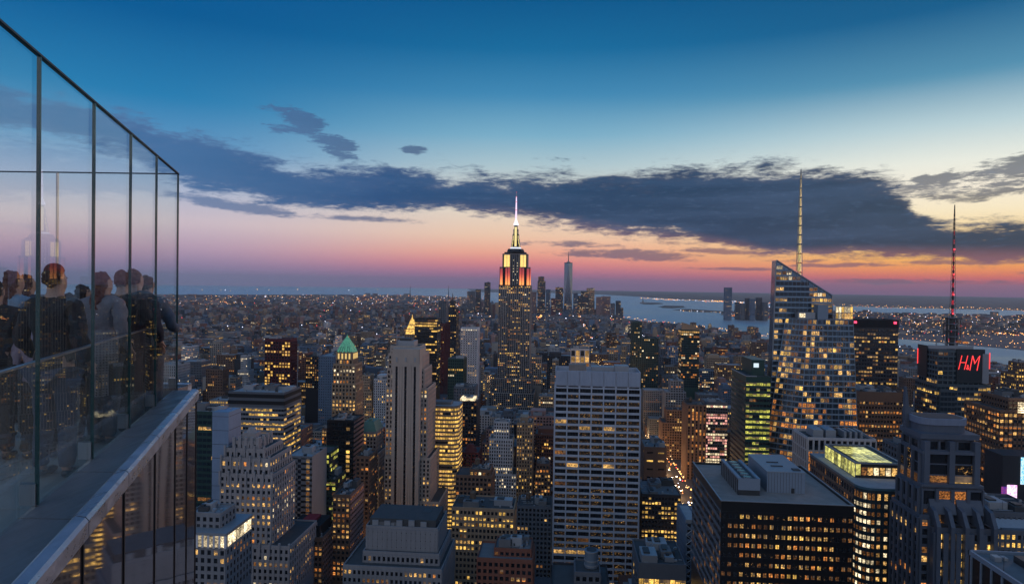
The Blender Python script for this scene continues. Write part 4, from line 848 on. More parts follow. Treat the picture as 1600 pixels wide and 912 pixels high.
# ------------------------------------------------------------------ right hand side
# black foreground tower with the open roof
Yk = 260; tp = lambda px, py=786: P(px, py, Yk)
x0, x1, z1 = tp(1127).x, tp(1334).x, tp(1230, 786).z; dep = 56
B = Bld('black_roofed_tower', 'big black tower with a bare flat roof and square gold windows in the right foreground', 'office tower', ((x0+x1)/2, Yk, 0)); B.wm = wall(C_['black'], .35)
B.tier(x0, x1, Yk, Yk+dep, 0, z1, B.wm, faces='FL', bot=z1-46, top=4.0, par=.9, roofm='tan', bay=(x1-x0)/22, fl=3.85, pw=.42, sh=.56, pd=.05, sd=.10, pal='gold', ind=True, mull=2,
       fn=lambda u, v, i, k: random.choice(('gold', 'warm', 'warm', 'dim', 'orange', 'speck')) if (2 < i < 19 and k < 11) else (('orange' if random.random() < .8 else 'dim') if 2 < i < 19 else ('dim' if random.random() < .4 else False)),
       L={'fn': lambda u, v, i, k: 'dim' if random.random() < .2 else False, 'bay': 2.6, 'sh': .45, 'spm': wall(C_['slate'])})
e = B.part('roof_edge_trim'); e.box(x0-.25, x1+.25, Yk-.25, Yk+.25, z1, z1+.35, METAL); e.box(x0-.25, x0+.25, Yk+.25, Yk+dep, z1, z1+.34, METAL); e.box(x1-.25, x1+.25, Yk+.25, Yk+dep, z1, z1+.34, METAL)
zr = z1-.9; blu = simple('pale_blue_metal', (0.20, 0.26, 0.33), .5, .2, var=.08)
# louvred cooling unit
cx0, cx1 = P(1152, 775, Yk+12).x, P(1186, 775, Yk+12).x
k = B.part('cooling_unit'); k.box(cx0, cx1, Yk+11, Yk+40, zr, zr+2.2, DMETAL); k.box(cx0, cx1, Yk+11, Yk+40, zr+2.2, zr+6.4, DMETAL); k.box(cx0, cx1, Yk+10.8, Yk+11, zr+2.2, zr+7.0, blu)
k.box(cx0-.1, cx0+1.3, Yk+11, Yk+40, zr+6.4, zr+7.1, blu); k.box(cx1-1.3, cx1+.1, Yk+11, Yk+40, zr+6.4, zr+7.1, blu)
for i in range(6):
    f = B.part('fan'); yy = Yk+14+i*4.5; f.cyl((cx0+cx1)/2, yy, zr+6.4, zr+6.9, 1.7, 1.7, METAL, 12); f.cyl((cx0+cx1)/2, yy, zr+6.92, zr+7.0, 1.4, 1.4, WIN['dark'], 12)
for i in range(9): yy = Yk+13+i*3; k.box(cx0-.15, cx0, yy, yy+.25, zr, zr+6.2, METAL)
mx0, mx1 = P(1197, 770, Yk+17).x, P(1256, 770, Yk+17).x
k = B.part('roof_house'); k.box(mx0, mx1, Yk+16, Yk+44, zr, zr+8.6, blu); k.box(mx0-.15, mx1+.15, Yk+15.85, Yk+44.1, zr+8.6, zr+8.85, METAL)
for i in range(int((mx1-mx0)/1.2)): xx = mx0+.6+i*1.2; k.box(xx, xx+.08, Yk+15.93, Yk+16, zr+.1, zr+8.5, DMETAL)
B.part('roof_door').box(mx1-5.5, mx1-4.2, Yk+15.9, Yk+15.98, zr, zr+2.1, DMETAL)
k = B.part('roof_hatch'); k.box(mx1-4, mx1-1, Yk+18, Yk+21, zr+8.9, zr+9.2, DMETAL); k.box(mx0+4, mx0+9, Yk+24, Yk+24.6, zr+8.9, zr+9.2, DMETAL); 
B.part('roof_hatch').box(mx0+4, mx0+9, Yk+30, Yk+30.6, zr+8.86, zr+9.2, DMETAL)
claim(x0, x1, Yk, Yk+dep); SCR.append((1090, 1335, 716, 912, Yk)); B.done()

# rounded dark tower with glowing glass penthouse
Yk = 330; x0, x1 = P(1345, 765, Yk).x, P(1425, 765, Yk).x; z1 = P(1380, 762, Yk).z; D_ = 66; r = 7
B = Bld('glass_penthouse_tower', 'dark rounded tower with a glowing yellow glass penthouse on its roof', 'office tower', ((x0+x1)/2, Yk, 0)); B.wm = wall(lin((38, 60, 70)), .4)
pts = [(x0+r-r*math.cos(math.pi/2*i/6), Yk+r-r*math.sin(math.pi/2*i/6)) for i in range(7)]+[(x1-r+r*math.sin(math.pi/2*i/6), Yk+r-r*math.cos(math.pi/2*i/6)) for i in range(7)]+[(x1, Yk+D_), (x0, Yk+D_)]
B.wall.prism([(*p, 0) for p in pts], [(*p, z1-.4) for p in pts], B.wm)
def ofs(p, k): 
    cx, cy = (x0+x1)/2, Yk+D_/2; d = Vector((p[0]-cx, p[1]-cy)); 
    return (p[0]+(k if p[0] > cx else -k)*(1 if p[1] > Yk+.5 else .3), p[1]-k if p[1] < Yk+r+.1 else p[1])
B.part('roof').prism([(*p, z1-.4) for p in pts], [(*p, z1-.2) for p in pts], ROOF['pale'])
cp = B.part('coping'); cp.prism([(*ofs(p, .35), z1-1.4) for p in pts], [(*ofs(p, .35), z1-.3) for p in pts], wall(lin((70, 104, 120)), .4))
fl = 4.0
segs = []
for i in range(len(pts)-2):
    a, b_ = pts[i], pts[i+1]; L = math.hypot(b_[0]-a[0], b_[1]-a[1]); m_ = max(1, round(L/3.1)); segs += [((a[0]+(b_[0]-a[0])*j/m_, a[1]+(b_[1]-a[1])*j/m_), (a[0]+(b_[0]-a[0])*(j+1)/m_, a[1]+(b_[1]-a[1])*(j+1)/m_), i < 6, L/m_) for j in range(m_)]
a, b_ = pts[-1], pts[0]; m_ = 19; segs += [((a[0]+(b_[0]-a[0])*j/m_, a[1]+(b_[1]-a[1])*j/m_), (a[0]+(b_[0]-a[0])*(j+1)/m_, a[1]+(b_[1]-a[1])*(j+1)/m_), None, 3.2) for j in range(m_)]
cnt = 0
for k in range(14):
    za = z1-3.2-(k+1)*fl
    for (a, b_, cnr, L) in segs:
        dx_, dy_ = b_[0]-a[0], b_[1]-a[1]; n_ = Vector((dy_, -dx_)).normalized(); w = .7 if cnr else .46
        t0, t1 = (1-w)/2, (1+w)/2; o = .06
        q = [(a[0]+dx_*t0+n_.x*o, a[1]+dy_*t0+n_.y*o), (a[0]+dx_*t1+n_.x*o, a[1]+dy_*t1+n_.y*o)]
        hh = fl*.5 if k else fl*.8
        mk = ('white' if random.random() < .55 else 'dim') if cnr else ('dim' if random.random() < .25 else 'dark') if cnr is None else random.choice(('white', 'warm', 'warm', 'dim', 'dim'))
        z_ = za+fl*.25
        if cnr is not None and cnt < 280:
            m2 = MB(); m2.add([(*q[0], z_), (*q[1], z_), (*q[1], z_+hh), (*q[0], z_+hh), ((q[0][0]+q[1][0])/2-n_.x*.1, (q[0][1]+q[1][1])/2-n_.y*.1, z_+hh/2)], [(0, 1, 2, 3)], WIN[mk]); m2.build('window', B.root); cnt += 1
        else: B.win.add([(*q[0], z_), (*q[1], z_), (*q[1], z_+hh), (*q[0], z_+hh)], [(0, 1, 2, 3)], WIN[mk])
        if cnr is not None:
            c0 = (a[0]+n_.x*.0, a[1]+n_.y*.0); B.wall.bar((c0[0]+n_.x*.1, c0[1]+n_.y*.1, za), (c0[0]+n_.x*.1, c0[1]+n_.y*.1, za+fl), .28, B.wm)
gy = emit('lit_glass_roof', lin((236, 232, 120)), .9); pg = glow('penthouse_glass', lin((238, 232, 128)), .72, .5, .35, 1.3)
px0, px1, py0, py1 = P(1336, 745, Yk+17).x, P(1412, 745, Yk+17).x, Yk+17, Yk+56; zp = z1-.3
p_ = B.part('glass_penthouse'); p_.box(px0+.3, px1-.3, py0+.3, py1-.3, zp, zp+7.6, DMETAL)
n = 9
for i in range(n):
    y = py0+(py1-py0)*i/n; w_ = (py1-py0)/n; MBp = B.part('glass_panel'); MBp.box(px0, px0+.15, y+.25, y+w_-.25, zp+.5, zp+7.3, pg)
n = 8
for i in range(n): w_ = (px1-px0)/n; B.part('glass_panel').box(px0+i*w_+.3, px0+(i+1)*w_-.3, py0+.05, py0+.2, zp+1.6, zp+(5.6 if i else 7.3), pg if i == 0 else random.choice((WIN['white'], WIN['dim'], WIN['warm'])))
lr = B.part('lit_roof_panel'); n = 6
for i in range(n):
    for j in range(4): 
        a = px0+3+(px1-px0-7)*j/4; b_ = px0+3+(px1-px0-7)*(j+1)/4; y = py0+3+(py1-py0-6)*i/n; B.part('lit_roof_panel').box(a+.2, b_-.2, y+.2, y+(py1-py0-6)/n-.2, zp+7.65, zp+7.8, pg)
e = B.part('penthouse_frame'); e.box(px0-.2, px1+.2, py0-.2, py0+.6, zp+7.4, zp+8.2, METAL); e.box(px0-.2, px0+.6, py0+.6, py1, zp+7.4, zp+8.2, METAL); e.box(px1-.6, px1+.2, py0+.6, py1, zp+7.4, zp+8.2, METAL); e.box(px0-.2, px1+.2, py1, py1+.5, zp+7.4, zp+8.2, METAL)
for i in range(n+3): y = py0+(py1-py0)*i/(n+3); e.box(px0-.15, px0+.2, y-.15, y+.15, zp, zp+7.4, METAL)
claim(x0, x1, Yk, Yk+D_); SCR.append((1303, 1425, 716, 912, Yk)); B.done()

# white gridded block with cooling towers
def _wg(B):
    a, b_, c, d, z1, _ = B.ts[0]
    for i in range(2):
        k = B.part('roof_fan_house'); x = a+5+i*7.5; y0_ = c+5; k.box(x, x+6, y0_, d-8, z1-1, z1+3.4, METAL)
        k.prism([(x+.4, y0_, z1+3.4), (x+5.6, y0_, z1+3.4), (x+5.6, d-9, z1+3.4), (x+.4, d-9, z1+3.4)], [(x+1.8, y0_+1, z1+4.6), (x+4.2, y0_+1, z1+4.6), (x+4.2, d-10, z1+4.6), (x+1.8, d-10, z1+4.6)], blu)
    for i in range(4): k = B.part('air_duct'); x = a+23+i*3.2; k.box(x, x+1.6, c+5, d-8, z1-1, z1+3.0, METAL); k.cyl(x+.8, c+5, z1-1, z1+3.0, .8, .8, METAL, 8)
    B.part('roof_house').box(a+19, b_-6, c+14, d-6, z1-1, z1+2.4, DMETAL)
H('white_gridded_block', 'square block of tall white piers with cooling ducts below the slanted glass skyscraper', 400, [(1262, 1369, 684, 0, 24)], lin((176, 172, 172)), 745, cat='office block', rough=.6, bay=3.3, fl=6.6, pw=.3, sh=.14, pd=.7, sd=.35, top=1, lit=.72, pal='orange', ind=True, mech=0, after=_wg, fn=lambda u, v, i, k: (False if v > .99 else None), par=1.6, L={'lit': .05, 'pal': 'dim', 'fn': None}, roofm='dark')

# postmodern stepped tower
Yk = 300; cw = wall(lin((80, 90, 104)), .6); X0 = lambda px, py=780, y=Yk: P(px, py, y).x; Z0 = lambda py, px=1490, y=Yk: P(px, py, y).z
B = Bld('postmodern_tower', 'stepped blue grey tower with a drum shaped cap and a pointed corner fin', 'office tower', (X0(1490), Yk, 0)); B.wm = cw
za, zb_, zc, zd = Z0(822), Z0(768), Z0(735), Z0(690)
B.tier(X0(1453), X0(1552), Yk-2, Yk+26, 0, za, cw, faces='F', bot=za-42, top=2, bay=5.0, fl=4.1, pw=.40, sh=.34, pd=1.5, sd=.2, lit=.75, pal='gold', ind=True, mull=3)
B.tier(X0(1438), X0(1454), Yk+.5, Yk+25, 0, Z0(806), cw, faces='FL', bot=Z0(806)-46, bay=3.4, fl=4.1, pw=.42, sh=.34, pd=.8, sd=.25, lit=.26, pal='orange', L={'bay': 4.4, 'lit': .3})
B.tier(X0(1446), X0(1545), Yk+4, Yk+24, za-1, Z0(762), cw, faces='FL', bay=6.2, fl=7.5, pw=.22, sh=.25, pd=1.1, sd=.6, lit=.4, pal='dim', L={'bay': 4.5, 'pw': .4})
B.tier(X0(1450), X0(1540), Yk+6, Yk+24, Z0(762)-1, Z0(708), cw, faces='FL', bay=13, fl=5.2, pw=.12, sh=.12, pd=1.3, sd=.1, lit=0, pal='dim', mull=4, fn=lambda u, v, i, k: random.choice(('gold', 'dim', 'speck')) if k == 0 else ('speck' if random.random() < .3 else False), L={'bay': 6, 'fl': 5, 'lit': .1})
B.tier(X0(1452), X0(1538), Yk+8, Yk+23, Z0(708)-1, zd, cw, faces='FL', bay=9, fl=10, pw=.12, sh=.1, pd=1.0, sd=.6, lit=0)
for i in range(3):      # stepped balconies with deep cornices
    z_ = Z0(762-i*0)+.2; 
cn = B.part('cornice'); cn.box(X0(1445), X0(1543), Yk+2.5, Yk+6, Z0(764), Z0(760), cw); B.part('cornice').box(X0(1449), X0(1543), Yk+6.2, Yk+25, zd-.4, zd+2.0, cw); B.part('cornice').box(X0(1448), X0(1541), Yk+4.4, Yk+8, Z0(714), Z0(709), cw)
for i in range(5):
    xx = X0(1460+i*22); t = B.part('buttress'); t.prism([(xx-.9, Yk-4.2, 60), (xx+.9, Yk-4.2, 60), (xx+.9, Yk-1.9, 60), (xx-.9, Yk-1.9, 60)], [(xx-.9, Yk-4.2, za+1), (xx+.9, Yk-4.2, za+1), (xx+.9, Yk-1.9, za+1), (xx-.9, Yk-1.9, za+1)], cw)
    t.prism([(xx-.9, Yk-4.2, za+1), (xx+.9, Yk-4.2, za+1), (xx+.9, Yk+5, za+1), (xx-.9, Yk+5, za+1)], [(xx-.8, Yk-1, za+7), (xx+.8, Yk-1, za+7), (xx+.8, Yk+5, za+9), (xx-.8, Yk+5, za+9)], cw)
for i in range(3):
    xx = X0(1456+i*40); t = B.part('roof_pilaster'); t.box(xx-1.2, xx+1.2, Yk+4.2, Yk+8, Z0(762), zd-1, cw)
for i in range(2):
    xa, xb = X0(1458+i*43), X0(1498+i*43); t = B.part('sloped_canopy'); zt = Z0(784); t.prism([(xa, Yk+1, zt-6), (xb, Yk+1, zt-6), (xb, Yk+6, zt-6), (xa, Yk+6, zt-6)], [(xa, Yk+3.4, zt), (xb, Yk+3.4, zt), (xb, Yk+6, zt), (xa, Yk+6, zt)], cw)
dr = B.part('drum_cap'); capm = wall(lin((118, 130, 150)), .5); xa, xb, ya, yb = X0(1456), X0(1533), Yk+9, Yk+23
def rr(x0, x1, y0, y1, r, z): 
    o = []
    for cx, cy, s0 in ((x1-r, y0+r, -90), (x1-r, y1-r, 0), (x0+r, y1-r, 90), (x0+r, y0+r, 180)):
        for i in range(6): t = math.radians(s0+i*18); o.append((cx+r*math.cos(t), cy+r*math.sin(t), z))
    return o
dr.prism(rr(xa, xb, ya, yb, 5, zd+1), rr(xa, xb, ya, yb, 5, zd+5.5), cw); dr.prism(rr(xa-.6, xb+.6, ya-.6, yb+.6, 5.5, zd+5.5), rr(xa-.6, xb+.6, ya-.6, yb+.6, 5.5, zd+8.4), capm)
B.part('roof').prism(rr(xa+.4, xb-.4, ya+.4, yb-.4, 5, zd+8.4), rr(xa+.4, xb-.4, ya+.4, yb-.4, 5, zd+8.5), ROOF['dark'])
fn_ = B.part('corner_fin'); fx = X0(1454); prof = [(0, zd), (7, zd), (7, zd+4), (3.2, zd+7), (1.2, zd+13), (.2, zd+21), (-.4, zd+21), (-.6, zd+8)]
fn_.prism([(fx-1+a, Yk+20, z) for a, z in prof], [(fx-1+a, Yk+22, z) for a, z in prof], cw)
claim(X0(1405), X0(1556), Yk-5, Yk+44); SCR.append((1405, 1556, 640, 912, Yk)); B.done()

# foreground corner, bottom right
Yk = 146; v = P(1514, 858, 208); x0 = v.x; x1 = x0+60; z1 = v.z
B = Bld('striped_corner_tower', 'nearest dark roof corner with pale vertical fins at the bottom right corner', 'office tower', (x0, Yk, 0)); B.wm = wall(C_['black'], .4)
D_ = 62; B.wall.box(x0, x1, Yk, Yk+D_, 0, z1-1, B.wm); B.part('roof').box(x0+.5, x1, Yk+.5, Yk+D_, z1-1, z1-.8, ROOF['grey'])
e = B.part('parapet'); e.box(x0-.2, x1, Yk-.2, Yk+.5, z1-1.4, z1, blu); e.box(x0-.2, x0+.5, Yk+.5, Yk+D_, z1-1.4, z1, blu); e.box(x0-.2, x1, Yk+D_-.5, Yk+D_, z1-1.4, z1, blu)
for i in range(14): y = Yk+.3+i*4.6; B.part('fin').box(x0-.5, x0-.02, y, y+.4, z1-50, z1-1.4, blu)
for i in range(12): x = x0+i*4.4; B.part('fin').box(x, x+.6, Yk-.5, Yk-.02, z1-50, z1-1.4, blu)
B.part('mechanical_box').box(x0+9, x0+26, Yk+40, Yk+56, z1-.8, z1+1.2, DMETAL); B.clutter(x0, x0+40, Yk+20, Yk+60, z1-.8, 26)
claim(x0, x1, Yk, Yk+D_); SCR.append((1513, 1610, 856, 912, Yk)); B.done()
def _lo(B):
    a, b_, c, d, z1, _ = B.ts[0]; B.part('roof_vault').prism([(a+3, c+4, z1-1), (b_, c+4, z1-1), (b_, d-3, z1-1), (a+3, d-3, z1-1)], [(a+5, c+9, z1+4), (b_, c+9, z1+4), (b_, d-8, z1+4), (a+5, d-8, z1+4)], METAL)
    B.part('roof_house').box(a+8, a+22, c+2, c+6, z1-6, z1-.5, wall(C_['slate']))
H('low_gold_row_block', 'low dark block with gold window rows and a ridged metal roof at the right edge', 330, [(1545, 1640, 828, 0, 40, {}), (1545, 1640, 800, 8, 30, {'lit': 0})], 'slate', 912, cat='office block', bay=2.6, fl=4, lit=.8, pal='gold', mech=2, after=_lo, ind=True, sides='F')

# ---- the slanted glass skyscraper (BoA)
Yk = 520; gl = darkglass('facet_glass', lin((96, 122, 142)), .12, .55); wl = wall(lin((126, 148, 166)), .4, metal=.3)
def XZ(px, py, y=Yk): v = P(px, py, y); return v.x, v.z
B = Bld('slanted_glass_skyscraper', 'tall glass skyscraper with a slanted crown and a lattice spire', 'skyscraper', (P(1270, 600, Yk).x, Yk, 0))
# tall rear blade: outline in its own plane, 16 m behind the front mass
Yb = Yk+16
bl_o = [XZ(1196, 720, Yb), XZ(1207, 560, Yb), XZ(1213, 407, Yb), XZ(1300, 462, Yb), XZ(1303, 560, Yb), XZ(1303, 720, Yb)]
D_ = 11
B.wall.prism([(x, Yb, z) for x, z in bl_o], [(x, Yb+D_, z) for x, z in bl_o], gl)
B.wall.box(bl_o[0][0], bl_o[-1][0], Yb, Yb+D_, 0, bl_o[0][1]+.5, gl)
def lerp(a, b_, t): return a+(b_-a)*t
def edge_x(poly, z):             # left and right outline at height z
    xs = []
    for (xa, za_), (xb, zb_) in zip(poly, poly[1:]+poly[:1]):
        if (za_-z)*(zb_-z) <= 0 and za_ != zb_: xs.append(xa+(xb-xa)*(z-za_)/(zb_-za_))
    return (min(xs), max(xs)) if len(xs) > 1 else None
fl = 4.3; zt_ = XZ(1213, 407, Yb)[1]; z_ = XZ(1207, 720, Yb)[1]; cnt = 0; k = 0
while z_ < zt_-3:
    e0, e1 = edge_x(bl_o, z_+.3), edge_x(bl_o, z_+fl-.2)
    if e0 and e1:
        a, b_ = max(e0[0], e1[0])+.3, min(e0[1], e1[1])-.3; n = int((b_-a)/3.1); crown = z_ > XZ(1250, 436, Yb)[1] or (z_ > XZ(1300, 490, Yb)[1])
        B.wall.box(e0[0]+.1, min(e0[1], e1[1])-.1, Yb-.25, Yb, z_-.55, z_+.55, wl)
        for i in range(n):
            xx = a+(b_-a)*i/n; w_ = (b_-a)/n; px_, py_ = proj(xx, Yb, z_+2)
            if crown and (py_ < 438 or px_ > 1262): mk = random.choice(('white', 'warm', 'gold', 'dim', 'warm')) if random.random() < .85 else 'dim'
            elif px_ < 1224 and py_ < 520: mk = 'warm' if (k % 2 == 0 and random.random() < .8) else 'blue'
            elif py_ < 500: mk = 'dark' if (int(py_/14) % 2 and px_ > 1232) else 'blue'
            else: mk = 'warm' if random.random() < .22 else ('dim' if random.random() < .2 else 'blue')
            if cnt < 150 and py_ < 560 and mk in ('white', 'warm', 'gold', 'dim'):
                child('window', pane_mesh(w_-.5, fl-1.6, 'F', mk, 0), B.root, (xx+w_/2-B.org[0], Yb-B.org[1], z_+fl/2)); cnt += 1
            else: B.win.add([(xx+.2, Yb-.05, z_+.8), (xx+w_-.2, Yb-.05, z_+.8), (xx+w_-.2, Yb-.05, z_+fl-.6), (xx+.2, Yb-.05, z_+fl-.6)], [(0, 1, 2, 3)], WIN[mk])
    z_ += fl; k += 1
rim = B.part('crown_rim'); A_, C2 = bl_o[2], bl_o[3]
rim.bar((A_[0], Yb-.3, A_[1]+.3), (C2[0], Yb-.3, C2[1]+.3), .55, METAL); rim.bar((A_[0], Yb-.3, A_[1]), (bl_o[1][0], Yb-.3, bl_o[1][1]), .5, METAL); rim.bar((C2[0], Yb-.3, C2[1]), (bl_o[4][0], Yb-.3, bl_o[4][1]), .4, METAL)
for i in range(1, 9): t = i/9; x = lerp(A_[0], C2[0], t); z = lerp(A_[1], C2[1], t); rim.bar((x, Yb-.3, z), (x, Yb-.3, min(z-6, XZ(1250, 438, Yb)[1])), .22, METAL)
# lower front mass: right volume with a chamfered left facet that widens downward
zl, zh = XZ(1270, 750)[1], XZ(1300, 500)[1]
FT = [(XZ(1237, 500)[0]+0, Yk+14), (XZ(1262, 500)[0], Yk), (XZ(1333, 500)[0], Yk), (XZ(1333, 500)[0], Yk+36), (XZ(1237, 500)[0], Yk+36)]
FB = [(XZ(1197, 750)[0], Yk+12), (XZ(1243, 750)[0], Yk-3), (XZ(1340, 750)[0], Yk-3), (XZ(1340, 750)[0], Yk+36), (XZ(1197, 750)[0], Yk+36)]
def ringz(z): t = (z-zl)/(zh-zl); return [(lerp(b_[0], a[0], t), lerp(b_[1], a[1], t), z) for a, b_ in zip(FT, FB)]
B.wall.prism([(x, y, 0) for x, y, _ in ringz(zl)], ringz(zl), gl, caps=False)
for k in range(60): B.wall.prism(ringz(lerp(zl, zh, k/60)), ringz(lerp(zl, zh, (k+1)/60)), gl, caps=(k == 59))
B.part('roof').prism([(x, y, z+.02) for x, y, z in ringz(zh)], [(x, y, z+.3) for x, y, z in ringz(zh)], ROOF['grey'])
nfl = int((zh-zl)/4.25); fh = (zh-zl)/nfl; cnt = 0
for k in range(nfl-1, -1, -1):
    z_ = zl+k*fh; R0, R1 = ringz(z_+fh*.24), ringz(z_+fh*.95); Rb = ringz(z_)
    for s_, (i0, i1) in enumerate(((0, 1), (1, 2), (2, 3))):
        p0, p1, q0, q1 = Vector(R0[i0]), Vector(R0[i1]), Vector(R1[i0]), Vector(R1[i1]); n_ = (p1-p0).cross(q0-p0).normalized()
        if s_ == 2: n_ = Vector((1, 0, 0))
        L = (p1-p0).length; n = max(1, round(L/(3.3 if s_ == 1 else 3.0)))
        a, b_ = Vector(Rb[i0])+n_*.02, Vector(Rb[i1])+n_*.02; o = n_*.28
        B.wall.add([a, b_, b_+Vector((0, 0, fh*.22)), a+Vector((0, 0, fh*.22)), a+o, b_+o, b_+o+Vector((0, 0, fh*.22)), a+o+Vector((0, 0, fh*.22))], MB.BF, wl)
        run = True; lit = (.62 if s_ == 0 else .34 if s_ == 1 else .1)*random.uniform(.55, 1.35)
        if k >= nfl-2: lit *= .5
        for i in range(n):
            if random.random() < .62: run = random.random() < lit
            t0, t1 = (i+.08)/n, (i+.92)/n; o2 = n_*.06
            q = [p0.lerp(p1, t0)+o2, p0.lerp(p1, t1)+o2, q0.lerp(q1, t1)+o2, q0.lerp(q1, t0)+o2]
            low = z_ < lerp(zl, zh, .45)
            mk = (random.choice(('orange', 'warm', 'orange', 'dim')) if low else random.choice(('warm', 'warm', 'gold', 'dim', 'dim', 'speck'))) if run else ('speck' if random.random() < .3 else 'blue')
            if s_ < 2 and cnt < 150 and run: m2 = MB(); m2.add(q, [(0, 1, 2, 3)], WIN[mk]); m2.build('window', B.root); cnt += 1
            else: B.win.add(q, [(0, 1, 2, 3)], WIN[mk])
    if True:
        for s_, (i0, i1, nb) in enumerate(((0, 1, 3), (1, 2, 9))):
            p0, p1, q0, q1 = (Vector(v) for v in (Rb[i0], Rb[i1], ringz(z_+fh)[i0], ringz(z_+fh)[i1]))
            for i in range(nb+1): t = i/nb; B.wall.bar(p0.lerp(p1, t)+Vector((0, -.2, 0)), q0.lerp(q1, t)+Vector((0, -.2, 0)), .2 if i else .34, wl)
# roof gear and screen on the lower mass
x_, z_ = XZ(1278, 478, Yk+6); g_ = B.part('roof_house'); g_.box(x_, x_+8, Yk+6, Yk+15, zh, z_+1, blu); B.part('roof_house').box(XZ(1247, 480, Yk+8)[0], x_-1, Yk+8, Yk+15, zh, zh+5.5, METAL)
B.part('work_light').box(XZ(1250, 480, Yk+7)[0], XZ(1259, 480, Yk+7)[0], Yk+7.8, Yk+7.95, zh+1.5, zh+4.6, WIN['white'])
sc_ = B.part('lit_screen'); xa, xb = XZ(1306, 480, Yk+4)[0], XZ(1333, 480, Yk+4)[0]
for i in range(6):
    for k in range(2):
        w_ = (xb-xa)/6; B.part('screen_panel').box(xa+i*w_+.25, xa+(i+1)*w_-.25, Yk+4, Yk+4.2, zh+1+k*5, zh+5.4+k*5, random.choice((WIN['warm'], WIN['white'], WIN['gold'])))
sc_.box(xa, xb, Yk+4.2, Yk+4.6, zh, zh+11.5, METAL)
cr = B.part('window_band'); 
# spire: tapered lattice in lit segments
sx, sz = XZ(1248.5, 432, Yb+12); szt = XZ(1250.5, 265, Yb+12)[1]; spx = sx; n = 13; spm = emit('lit_spire', lin((246, 216, 140)), .62)
sp_ = B.part('spire'); core_ = B.part('spire_core')
Rr = lambda t: 2.7*(1-t)**.8+.25
for i in range(n):
    t0, t1 = i/n, (i+1)/n; za, zb_ = lerp(sz-12, szt, t0), lerp(sz-12, szt, t1); ra, rb = Rr(t0), Rr(t1)
    for k in range(4):
        a = math.pi/4+k*math.pi/2; a2 = a+math.pi/2
        f_ = lambda r_, aa, z: (spx+r_*math.cos(aa), Yb+12+r_*math.sin(aa), z)
        sp_.bar(f_(ra, a, za), f_(rb, a, zb_), .22, METAL); sp_.bar(f_(ra, a, za), f_(rb, a2, zb_), .12, METAL); sp_.bar(f_(rb, a, zb_), f_(rb, a2, zb_), .2, DMETAL)
    core_.cyl(spx, Yb+12, za+.8, zb_-.6, ra*.62, rb*.62, spm if t0 < .96 else METAL, 6)
claim(XZ(1195, 720)[0], XZ(1340, 720)[0], Yk-3, Yk+40); SCR.append((1195, 1340, 405, 720, Yk)); B.done()

# ---- dark tower with two red beacons
def _rb(B):
    a, b_, c, d, z1, _ = B.ts[0]; rd = emit('red_beacon', (1, .05, .12), 3.0)
    for x in (a+1.5, b_-4): k = B.part('red_beacon'); k.cyl(x, c-1, z1-4.5, z1-2.2, 1.5, 1.5, rd, 8)
    B.wall.box(a-.3, b_+.3, c-.4, c, z1-9, z1-.1, wall(C_['black']))
H('red_beacon_tower', 'dark flat topped tower with two red beacons right of the slanted glass skyscraper', 760, [(1334, 1404, 499, 0, 34)], 'dark', 605, rough=.4, bay=3, fl=4.3, pw=.2, sh=.5, pd=.2, sd=.15, top=10, lit=.5, full=.1, pal='office', mech=0, after=_rb, ind=True)
H('brown_row_lit_tower', 'brown flat tower with rows of small orange lights below the red beacon tower', 600, [(1343, 1410, 612, 0, 32)], 'brown', 716, bay=2.6, fl=4.1, pw=.35, sh=.5, pd=.3, sd=.25, top=8, lit=.5, full=.15, pal='orange', mech=3, roofm='dark', L={'lit': .05})
H('crumpled_grey_tower', 'narrow rough grey tower just left of the pointed corner fin', 420, [(1412, 1432, 700, 0, 26)], 'slate', 800, cat='office building', lit=.05, bay=3.6)

# ---- tower with the red sign
Yk = 575; XX = lambda px, py=600, y=Yk: P(px, py, y).x; ZZ = lambda py, px=1490, y=Yk: P(px, py, y).z
gm_ = wall(lin((70, 84, 92)), .4, metal=.3)
B = Bld('red_sign_tower', 'glass tower carrying a glowing red sign and a tall red lit mast', 'skyscraper', (XX(1490), Yk, 0)); B.wm = gm_
zs = ZZ(600)
B.tier(XX(1464), XX(1548), Yk, Yk+34, 0, zs, gm_, faces='FL', bot=zs-62, bay=3.4, fl=4.2, pw=.14, sh=.42, pd=.2, sd=.25, lit=.36, pal='gold', dark='blue', ind=True, L={'lit': .55, 'fl': 4.2})
B.tier(XX(1467), XX(1490), Yk-2.5, Yk, 0, ZZ(608), gm_, faces='F', bot=ZZ(608)-54, bay=3.4, fl=4.2, pw=.08, sh=.3, pd=.1, sd=.2, lit=.2, dark='blue')
B.tier(XX(1468), XX(1540), Yk+3, Yk+32, zs-1, ZZ(547), wall(lin((74, 90, 98)), .5), faces='FL', bay=4, fl=4.2, pw=.16, sh=.35, pd=.3, sd=.2, lit=.06, dark='blue')
bd = B.part('sign_board'); bd.box(XX(1496), XX(1540), Yk+1.5, Yk+2.5, ZZ(598), ZZ(545), wall(lin((26, 40, 46)), .35)); B.part('side_board').box(XX(1536), XX(1546), Yk+1, Yk+3, ZZ(598), ZZ(552), wall(lin((132, 138, 144)), .5))
cb = B.part('side_board'); cb.box(XX(1466), XX(1467), Yk+18, Yk+33, ZZ(594), ZZ(543), wall(lin((30, 30, 36)), .4))
B.part('louvre_wall').box(XX(1468), XX(1492), Yk+3, Yk+5, ZZ(598), ZZ(561), wall(lin((110, 106, 100)), .6))
for k in range(9): B.part('louvre').box(XX(1468)+.2, XX(1492)-.2, Yk+2.7, Yk+3, ZZ(598)+1+k*2.3, ZZ(598)+1.5+k*2.3, DMETAL)
red = emit('red_neon', (1.0, .05, .05), 1.7)
